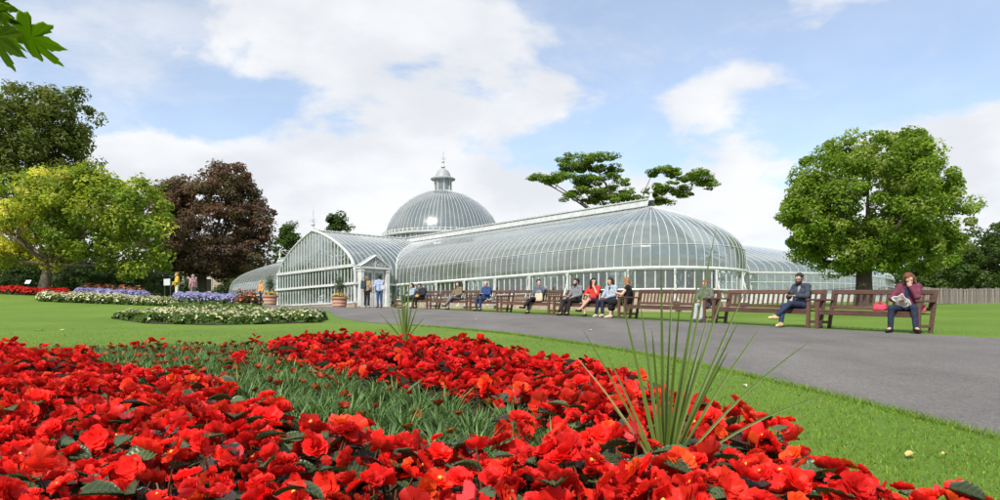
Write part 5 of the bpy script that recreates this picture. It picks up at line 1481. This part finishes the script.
# child
person('red haired child in a grey green jacket sitting by the bench arm', seat_at(703, -.02), BRZ + .35, SEAT,
       dict(knee=((-.09, .33, .51), (.09, .34, .51)), ankle=((-.10, .42, .14), (.08, .44, .14)), toe=((-.12, .57, .10), (.09, .58, .10)), elbow=((-.28, .02, .80), (.25, -.04, .74))),
       (.13, .15, .11), (.42, .43, .46), (.35, .36, .40), SK2, (.38, .12, .025), scale=.90, head_rot=(-.1, 0, .1), bulk=1.7, vox=.013)
person('blonde woman in a black top and skirt turned away on the crowded bench', seat_at(623), BRZ - .9, SEAT,
       dict(elbow=((-.26, -.02, .75), (.27, 0, .76)), wrist=((-.13, .18, .80), (.12, .18, .78))), black, None, (.62, .48, .38), SK2, (.38, .20, .075), sleeve=.12, skirt=(.014, .015, .018), long_hair=.22, head_rot=(-.2, 0, -.3))
person('woman in a pale denim jacket and dark jeans on the crowded bench', seat_at(608), BRZ + .15, SEAT,
       dict(knee=((-.08, .36, .52), (.10, .37, .50)), ankle=((-.12, .40, .10), (.12, .44, .10))), (.36, .43, .50), (.022, .030, .055), (.62, .48, .42), SK2, (.045, .020, .012), bulk=1.5, long_hair=.06, head_rot=(-.25, 0, .15), inner=(.03, .03, .03))
person('woman in a red top with bare crossed legs and her hand at her chin', seat_at(592), BRZ + .45, SEAT,
       dict(elbow=((-.22, .06, .74), (.24, .02, .76)), wrist=((-.08, .02, 1.00), (.05, .18, .72)), knee=((-.06, .38, .56), (.11, .38, .50)), ankle=((.16, .56, .24), (.05, .42, .10)), toe=((.22, .70, .20), (.04, .57, .045))),
       (.56, .045, .035), (.10, .02, .045), (.03, .03, .03), SK, (.010, .009, .009), sleeve=.55, leglen=.40, long_hair=.14, head_rot=(-.05, 0, .75))
person('bearded man in a grey shirt at the left end of the crowded bench', seat_at(574), BRZ + .2, SEAT,
       dict(knee=((-.14, .37, .51), (.16, .37, .51)), ankle=((-.12, .46, .10), (.14, .50, .10)), toe=((-.14, .61, .045), (.16, .65, .045)), wrist=((-.14, .16, .66), (.12, .18, .66))),
       (.20, .21, .22), (.025, .023, .026), black, SK, (.012, .010, .009), beard=(.012, .010, .009), bulk=1.3, inner=None, head_rot=(-.05, 0, -.2))
person('dark haired woman in a checked top and black trousers beside a tote bag', seat_at(537), BRZ + .3, SEAT,
       dict(knee=((-.06, .38, .57), (.10, .38, .51)), ankle=((.14, .60, .28), (.06, .44, .10)), toe=((.20, .74, .24), (.05, .60, .045)), elbow=((-.30, -.08, .82), (.25, -.05, .73)), wrist=((-.42, .02, .92), (.12, .14, .66))),
       (.10, .13, .18), (.02, .02, .024), black, SK2, (.012, .010, .012), vox=.015, head_rot=(0, 0, .9))
person('man in a bright blue jacket and jeans facing left on his bench', seat_at(484), BRZ + .35, SEAT,
       dict(wrist=((-.08, .14, .74), (.08, .16, .74))), (.035, .075, .20), (.035, .055, .12), (.04, .035, .035), SK2, (.16, .075, .04), vox=.015, head_rot=(-.1, 0, .5), bulk=1.5, hairless=True)
person('long haired woman in a khaki jacket and grey trousers', seat_at(456), BRZ + .35, SEAT,
       dict(knee=((-.06, .38, .55), (.10, .38, .51)), ankle=((.12, .58, .22), (.05, .46, .10)), toe=((.17, .72, .19), (.04, .62, .045))),
       (.20, .165, .10), (.17, .17, .18), (.04, .04, .045), SK2, (.022, .013, .010), vox=.016, head_rot=(-.15, 0, .5), long_hair=.22, bulk=1.6)
person('person in a dark coat leaning over on the farthest bench', seat_at(420), BRZ + .3, SEAT, dict(chest=(0, -.10, .82), neck=(0, -.04, 1.0), head=(0, .02, 1.12)), (.030, .030, .042), black, black, SK2, (.05, .03, .02), vox=.017, head_rot=(-.4, 0, .3), bulk=1.7)
person('dark haired woman in a pale blue top and green skirt on the farthest bench', seat_at(410), BRZ + .1, SEAT, {}, (.36, .42, .52), None, black, SK2, (.016, .013, .013), vox=.017, skirt=(.022, .050, .040), long_hair=.08, head_rot=(-.1, 0, .2))
# standing
def stand_at(px, Y): return on_ground(px, Y) + Vector((0, 0, .008))
fdoor = math.atan2(-(-EU[0]), -EU[1])            # facing the porch door (direction -EU)
s1 = stand_at(367, 38.2); s2 = stand_at(379.5, 38.0)
person('blonde woman in a tan top and black leggings with a backpack at the glass door', s1, fdoor - .9, STAND, dict(wrist=((-.12, .24, 1.10), (.20, .12, .92)), ankle=((-.11, -.04, .09), (.09, .02, .09))), (.36, .26, .15), (.020, .020, .024), (.55, .55, .55), SK2, (.34, .17, .07), scale=.97, vox=.016, long_hair=.12)
person('dark haired person in a pale blue shirt and jeans at the glass door', s2, fdoor - .2, STAND, dict(elbow=((-.26, .04, 1.14), (.25, .06, 1.14)), wrist=((-.08, .22, 1.20), (.08, .22, 1.20))), (.42, .50, .68), (.050, .095, .21), (.10, .05, .03), SK2, (.012, .012, .014), scale=1.0, vox=.016, bulk=1.4)
person('person in a yellow jacket and white trousers before the shrubs at the left', stand_at(177, 40), 2.2, STAND, dict(wrist=((-.20, .26, 1.10), (.20, .2, 1.0)), elbow=((-.24, .04, 1.14), (.24, .04, 1.14))), (.66, .44, .05), (.66, .64, .60), (.5, .5, .5), SK2, (.42, .26, .06), scale=.92, vox=.017, bulk=1.7)
person('person in pink and white walking behind the violet flowers', stand_at(193, 42), 1.0, STAND, {}, (.55, .30, .34), (.28, .20, .18), black, SK2, (.40, .38, .36), scale=.92, vox=.018)
person('blonde girl in an orange top and dark trousers by the left planter', stand_at(261, 40.5), 2.6, STAND, dict(knee=((-.09, .12, .50), (.10, -.05, .50)), ankle=((-.09, .10, .09), (.12, -.28, .20)), toe=((-.10, .25, .04), (.13, -.20, .10))), (.62, .32, .12), (.025, .035, .075), black, SK2, (.50, .30, .10), scale=.80, vox=.017, long_hair=.14)

# things people carry
def soft_bag(name, label, cat, loc, rz, w, d, h, mat, handle=True, sl=0.0):
    m = MB(); n = 14; rings = []
    prof = [(0, .80), (.08, .97), (.35, 1.02), (.7, .95), (.95, .86), (1.0, .78)]
    V = []
    for t, k in prof:
        for j in range(n):
            a = 2 * math.pi * j / n; ca, sa = math.cos(a), math.sin(a)
            x = w / 2 * k * math.copysign(abs(ca) ** .55, ca); y = d / 2 * k * (1 - .35 * t) * math.copysign(abs(sa) ** .7, sa)
            V.append((x + .008 * math.sin(5 * a + t * 6), y + sl * t, t * h + .012 * math.sin(2 * a + 1) * t))
    F = [(k * n + j, k * n + (j + 1) % n, (k + 1) * n + (j + 1) % n, (k + 1) * n + j) for k in range(len(prof) - 1) for j in range(n)] + [tuple(range(n - 1, -1, -1)), tuple(range((len(prof) - 1) * n, len(prof) * n))]
    root = empty(name, loc, rz); tag(root, label, cat)
    m.add(V, F); m.build('bag_body', mat, root, smooth=True)
    if handle:
        hm = MB()
        for s in (-1, 1): hm.tube([(w * .25 * math.cos(a) , sl + s * d * .2, h * .98 + h * .35 * math.sin(a)) for a in np.linspace(0, math.pi, 9)], .008, 5)
        hm.build('handle', mat, root)
    return root
def bench_top(px, off): return seat_at(px, off) + Vector((0, 0, .445))
soft_bag('tote_bag', 'cream canvas tote bag on the lap of the woman in black trousers', 'bag', seat_at(541, .10) + Vector((0, 0, .48)), BRZ + .4, .34, .12, .30, cloth((.62, .54, .38)))
soft_bag('handbag', 'bright pink handbag lying on the rightmost bench', 'bag', bench_top(880, .0), BRZ, .30, .16, .14, cloth((.62, .07, .12)))
soft_bag('pink_scarf_bag', 'small pink bag between the woman in maroon and the bench arm', 'bag', bench_top(921, -.02), BRZ + .4, .16, .10, .13, cloth((.58, .10, .16)), False)
soft_bag('shoulder_bag', 'yellow bag on the lap of the person on the farthest bench', 'bag', seat_at(421, .22) + Vector((0, 0, .56)), BRZ, .30, .12, .13, cloth((.55, .36, .08)))
soft_bag('white_bag', 'white shoulder bag at the hip of the person in pale blue', 'bag', s2 + Vector((.22, -.12, .95)), .4, .24, .10, .24, cloth((.60, .60, .62)))
bag = soft_bag('backpack', 'dark teal backpack worn by the blonde woman at the door', 'backpack', s1 + Vector((-.17, -.12, 1.0)), fdoor - .9, .30, .18, .44, cloth((.035, .065, .075)), True)
# paper bag in the maroon woman's lap, phone in the man's hand, newspaper beside the blue man
fw = Vector((BN[0], BN[1], 0)); sdw = Vector((BD[0], BD[1], 0))
def crumple(name, label, cat, loc, w, h, mat, rs, tilt=.9):
    q = np.random.default_rng(rs); n = 7; V = []; 
    for i in range(n):
        for j in range(n):
            x, y = (i / (n - 1) - .5) * w, (j / (n - 1) - .5) * h
            V.append((x, y, .03 * math.sin(i * 1.7 + j) + q.uniform(-.012, .012)))
    k = len(V); V += [(a, b, c - .025) for a, b, c in V]
    F = [(i * n + j, (i + 1) * n + j, (i + 1) * n + j + 1, i * n + j + 1) for i in range(n - 1) for j in range(n - 1)]
    F += [tuple(k + v for v in f[::-1]) for f in F]
    edge_ = [i * n for i in range(n)] + [(n - 1) * n + j for j in range(1, n)] + [i * n + n - 1 for i in range(n - 2, -1, -1)] + [j for j in range(n - 2, 0, -1)]
    F += [(edge_[i], edge_[i] + k, edge_[(i + 1) % len(edge_)] + k, edge_[(i + 1) % len(edge_)]) for i in range(len(edge_))]
    m = MB(); m.add(V, F); o = m.build(name, mat); o.location = loc; o.rotation_euler = (tilt, .3, BRZ); tag(o, label, cat); return o
paper = pmat('paper', (.66, .64, .60), (.55, .53, .48), rough=.8, scale=12)
crumple('paper_bag', 'crumpled white paper bag in the lap of the woman in maroon', 'paper bag', wl_ + fw * .24 + sdw * .0 + Vector((0, 0, .66)), .26, .30, paper, 3)
crumple('newspaper', 'folded white paper on the bench beside the man in blue', 'newspaper', bench_top(489, .02) + Vector((0, 0, .03)), .30, .22, paper, 5, .1)
m = MB(); m.bbox((0, 0, 0), (.072, .012, .145), .005); ph = m.build('phone', dark_eye); ph.location = ml_ + fw * .23 + sdw * .02 + Vector((0, 0, .79)); ph.rotation_euler = (-.7, 0, BRZ); tag(ph, 'dark phone held by the man in the navy jacket', 'phone')

# ---------------------------------------------------------------- planters, signs, fence, house, litter
terra = pmat('terracotta', (.46, .23, .15), (.36, .17, .11), rough=.8, scale=6, bump=.2)
terra2 = pmat('pale_terracotta', (.56, .36, .27), (.46, .28, .20), rough=.8, scale=6)
def planter(label, px, Y, s=1.0):
    b = on_ground(px, Y); root = empty('planter', b, .4); root.scale = (s, s, s); tag(root, label, 'planter', 'terracotta planters by the gable')
    m = MB(); m.lathe([(.0, .0), (.42, .0), (.44, .04), (.50, .50), (.52, .56)], 20); pot = m.build('pot', terra, root, smooth=False)
    for z, r in ((.14, .455), (.36, .485)): MB().lathe([(r - .02, z - .06), (r + .022, z - .05), (r + .03, z + .05), (r - .02, z + .06)], 20).build('band', terra2, pot)
    MB().lathe([(.50, .54), (.57, .55), (.58, .66), (.52, .68), (.47, .66), (.46, .60), (0, .60)], 20).build('rim', terra, pot)
    f1, f2 = bush_mesh('pot', .56, .34, 260, .05, (.10, .16, .03), 110, .045, [(.70, .45, .04), (.68, .30, .03), (.72, .58, .08)], int(px))
    a = link('foliage', f1, root); a.location.z = .62; a2 = link('blossoms', f2, root); a2.location.z = .62
    d = unit(rng.normal(size=(700, 3))); pts = d * np.array([.42, .42, .72]) * rng.uniform(.3, 1, (700, 1)) + np.array([0, 0, 1.55])
    V, F, cc = leaf_cloud(pts, d + np.array([0, 0, .4]), .05 * rng.uniform(.7, 1.3, 700), vary((.085, .12, .065), 700))
    sh_ = link('shrub_foliage', mesh_np('shrub_foliage', V, F, foliage, cc), root)
    m = MB()
    for k in range(5): limb(m, (0, 0, .55), pts[k * 9], .03, .008, n=4)
    m.build('shrub_stem', bark_grey, root)
planter('round terracotta planter with yellow flowers and a grey shrub right of the gable middle', 339.5, 38.6, .80)
planter('round terracotta planter with yellow flowers at the left end of the gable', 270, 43.0, .85)

sign_w = pmat('sign_white', (.62, .66, .70), (.55, .58, .62), rough=.5)
sign_p = pmat('sign_pale', (.50, .56, .56), (.45, .50, .50), rough=.5)
post_m = pmat('dark_post', (.05, .05, .05), rough=.6)
b = on_ground(167, 39); r = empty('garden_sign', b, -.5); tag(r, 'pale rectangular sign board left of the person in yellow', 'sign')
MB().bbox((0, 0, 1.02), (.52, .04, .36)).build('board', sign_p, r)
for s in (-1, 1): MB().tube([(s * .24, .04, -.1), (s * .24, .04, 1.2)], .025, 6).build('post', post_m, r)
b = on_ground(28, 40); r = empty('plant_label', b, -.3); tag(r, 'small white plant label on a stake in the red strip', 'sign')
lb = MB(); lb.bbox((0, 0, 0), (.38, .025, .24)); lb.v = [tuple(Matrix.Rotation(-.5, 3, 'X') @ Vector(v) + Vector((0, 0, .70))) for v in lb.v]; lb.build('plate', sign_w, r); MB().tube([(0, .02, -.1), (0, .02, .66)], .02, 6).build('stake', post_m, r)

fence_m = pmat('fence_wood', (.23, .20, .175), (.15, .13, .115), rough=.85, scale=4, stretch=(4, 4, .4), bump=.3, rnd=.3)
f0 = np.array(on_ground(897, 57)[:2]); f1 = np.array(on_ground(1050, 57)[:2])
fr = empty('board_fence', (f0[0], f0[1], gz(*f0))); tag(fr, 'weathered grey brown board fence across the back of the right lawn', 'fence')
fd = f1 - f0; FL = np.hypot(*fd); fd = fd / FL; fa = math.atan2(fd[1], fd[0])
bm_ = [MB().bbox((0, 0, h / 2 - .1), (.105, .022, h)).mesh('board', fence_m) for h in (1.36, 1.40, 1.33)]
k = 0
for s in np.arange(0, FL, .125):
    p = f0 + fd * s; o = link('board', random.choice(bm_), fr); o.location = (p[0] - f0[0], p[1] - f0[1], gz(*p) - fr.location.z); o.rotation_euler = (0, random.uniform(-.02, .02), fa); k += 1
for s in np.arange(0, FL, 2.0):
    p = f0 + fd * s + np.array((0, .09)); o = MB().bbox((0, 0, .60), (.10, .10, 1.46)).build('post', fence_m, fr); o.location = (p[0] - f0[0], p[1] - f0[1], gz(*p) - fr.location.z)
for h in (.30, 1.0):
    a, c2 = f0 + np.array((0, .05)), f1 + np.array((0, .05)); MB().tube([(a[0] - f0[0], a[1] - f0[1], gz(*a) + h - fr.location.z), (c2[0] - f0[0], c2[1] - f0[1], gz(*c2) + h - fr.location.z)], .045, 4).build('rail', fence_m, fr)

# pale stone house glimpsed under the copper beech
sand = pmat('sandstone', (.50, .43, .33), (.40, .34, .26), rough=.85, scale=3, bump=.3)
slate = pmat('slate', (.09, .09, .10), (.06, .06, .07), rough=.7, scale=5)
b = on_ground(213, 86); hs = empty('stone_house', b, .15); tag(hs, 'pale sandstone house glimpsed below the copper beech', 'house')
MB().box((0, 0, 1.9), (7, 5, 4.2)).build('wall', sand, hs)
m = MB(); m.prism([(-3.8, 0), (3.8, 0), (2.6, 1.8), (-2.6, 1.8)], 5.4, Matrix.Translation((0, 0, 4.0))); m.build('roof', slate, hs)
for x in (-2.2, 0, 2.2):
    w_ = MB().box((x, -2.53, 2.2), (1.0, .08, 1.6)).build('window', white, hs); MB().box((x, -2.585, 2.2), (.82, .04, 1.4)).build('pane', dark_eye, w_); MB().box((x, -2.60, 1.35), (1.2, .16, .12)).build('sill', sand, w_)

# litter and fallen leaves
lit = pmat('litter', (.72, .72, .70), rough=.7); yl = pmat('fallen_leaf', (.50, .42, .14), (.40, .28, .08), rough=.7)
def scrap(name, label, cat, px, py, size, mat, rs):
    x, y = hit(px, py); q = np.random.default_rng(rs); n = 7
    V = [(0, 0, .014)] + [(size * q.uniform(.6, 1.1) * math.cos(a), size * q.uniform(.5, 1.0) * math.sin(a), q.uniform(.002, .03)) for a in np.linspace(0, 2 * math.pi, n, endpoint=False)]
    V += [(a, b_, c - .004) for a, b_, c in V]
    F = [(0, i, i % n + 1) for i in range(1, n + 1)] + [(n + 1, n + 1 + i % n + 1, n + 1 + i) for i in range(1, n + 1)] + [(i, n + 1 + i, n + 1 + i % n + 1, i % n + 1) for i in range(1, n + 1)]
    m = MB(); m.add(V, F); o = m.build(name, mat); o.location = (x, y, gz(x, y) + .012); tag(o, label, cat)
scrap('paper_scrap', 'white paper scrap on the path left of the middle', 'litter', 477, 319.6, .07, lit, 1)
scrap('paper_scrap', 'small pale scrap on the path below the crowded bench', 'litter', 590, 331, .05, lit, 2)
scrap('paper_scrap', 'tiny pale scrap on the path at the right', 'litter', 745, 388, .025, lit, 3)
for i, (x, y, lab) in enumerate(((39, 331, 'large pale yellow fallen leaf on the left lawn'), (910, 459, 'yellow fallen leaf on the grass strip at the lower right'), (945, 459, 'small grey fallen leaf at the far right of the grass strip'), (62, 331, 'small fallen leaf on the left lawn near the larger one'), (255, 330, 'fallen leaf on the grass below the island bed'))):
    scrap('fallen_leaf', lab, 'leaf', x, y, (.10, .03, .02, .06, .05)[i], yl, 10 + i)

# plants inside the glasshouse, seen through the panes
def indoor(label, u, v, h, w, n):
    p = UV(u, v); b = Vector((p[0], p[1], gz(*p))); root = empty('indoor_plant', b); tag(root, label, 'plant', 'plants inside the glasshouse')
    d = unit(rng.normal(size=(n, 3))); pts = d * np.array([w, w, h * .42]) * rng.uniform(.3, 1, (n, 1)) + np.array([0, 0, h * .55])
    V, F, cc = leaf_cloud(pts, d + np.array([0, 0, .5]), .22 * rng.uniform(.6, 1.4, n), vary((.085, .16, .035), n), aspect=.4)
    link('foliage', mesh_np('foliage', V, F, foliage, cc), root); m = MB(); m.tube([(0, 0, 0), (.05, 0, h * .6)], [.09, .05], 7); m.build('trunk', bark, root)
for u, v, h, w in ((-3.2, -5.2, 3.6, 1.3), (-.8, -5.6, 4.2, 1.4), (1.6, -5.2, 3.8, 1.3), (3.2, -5.4, 2.6, 1.0), (-2, -2.5, 4.4, 1.6), (1.2, -2, 4.4, 1.6), (7, -1.5, 3.4, 1.5), (10, 0, 3.8, 1.6), (12.5, -1.8, 3.0, 1.4), (15, .5, 3.6, 1.5), (17.5, -1.4, 2.8, 1.4), (20.5, 0, 3.4, 1.6), (22, -1.8, 2.6, 1.1), (22.2, 1.6, 3.0, 1.2), (-12, -1.5, 3.4, 1.6), (-17, -1, 3.2, 1.6)):
    indoor('leafy green plant growing inside the glasshouse behind the panes', u, v, h, w, 420)
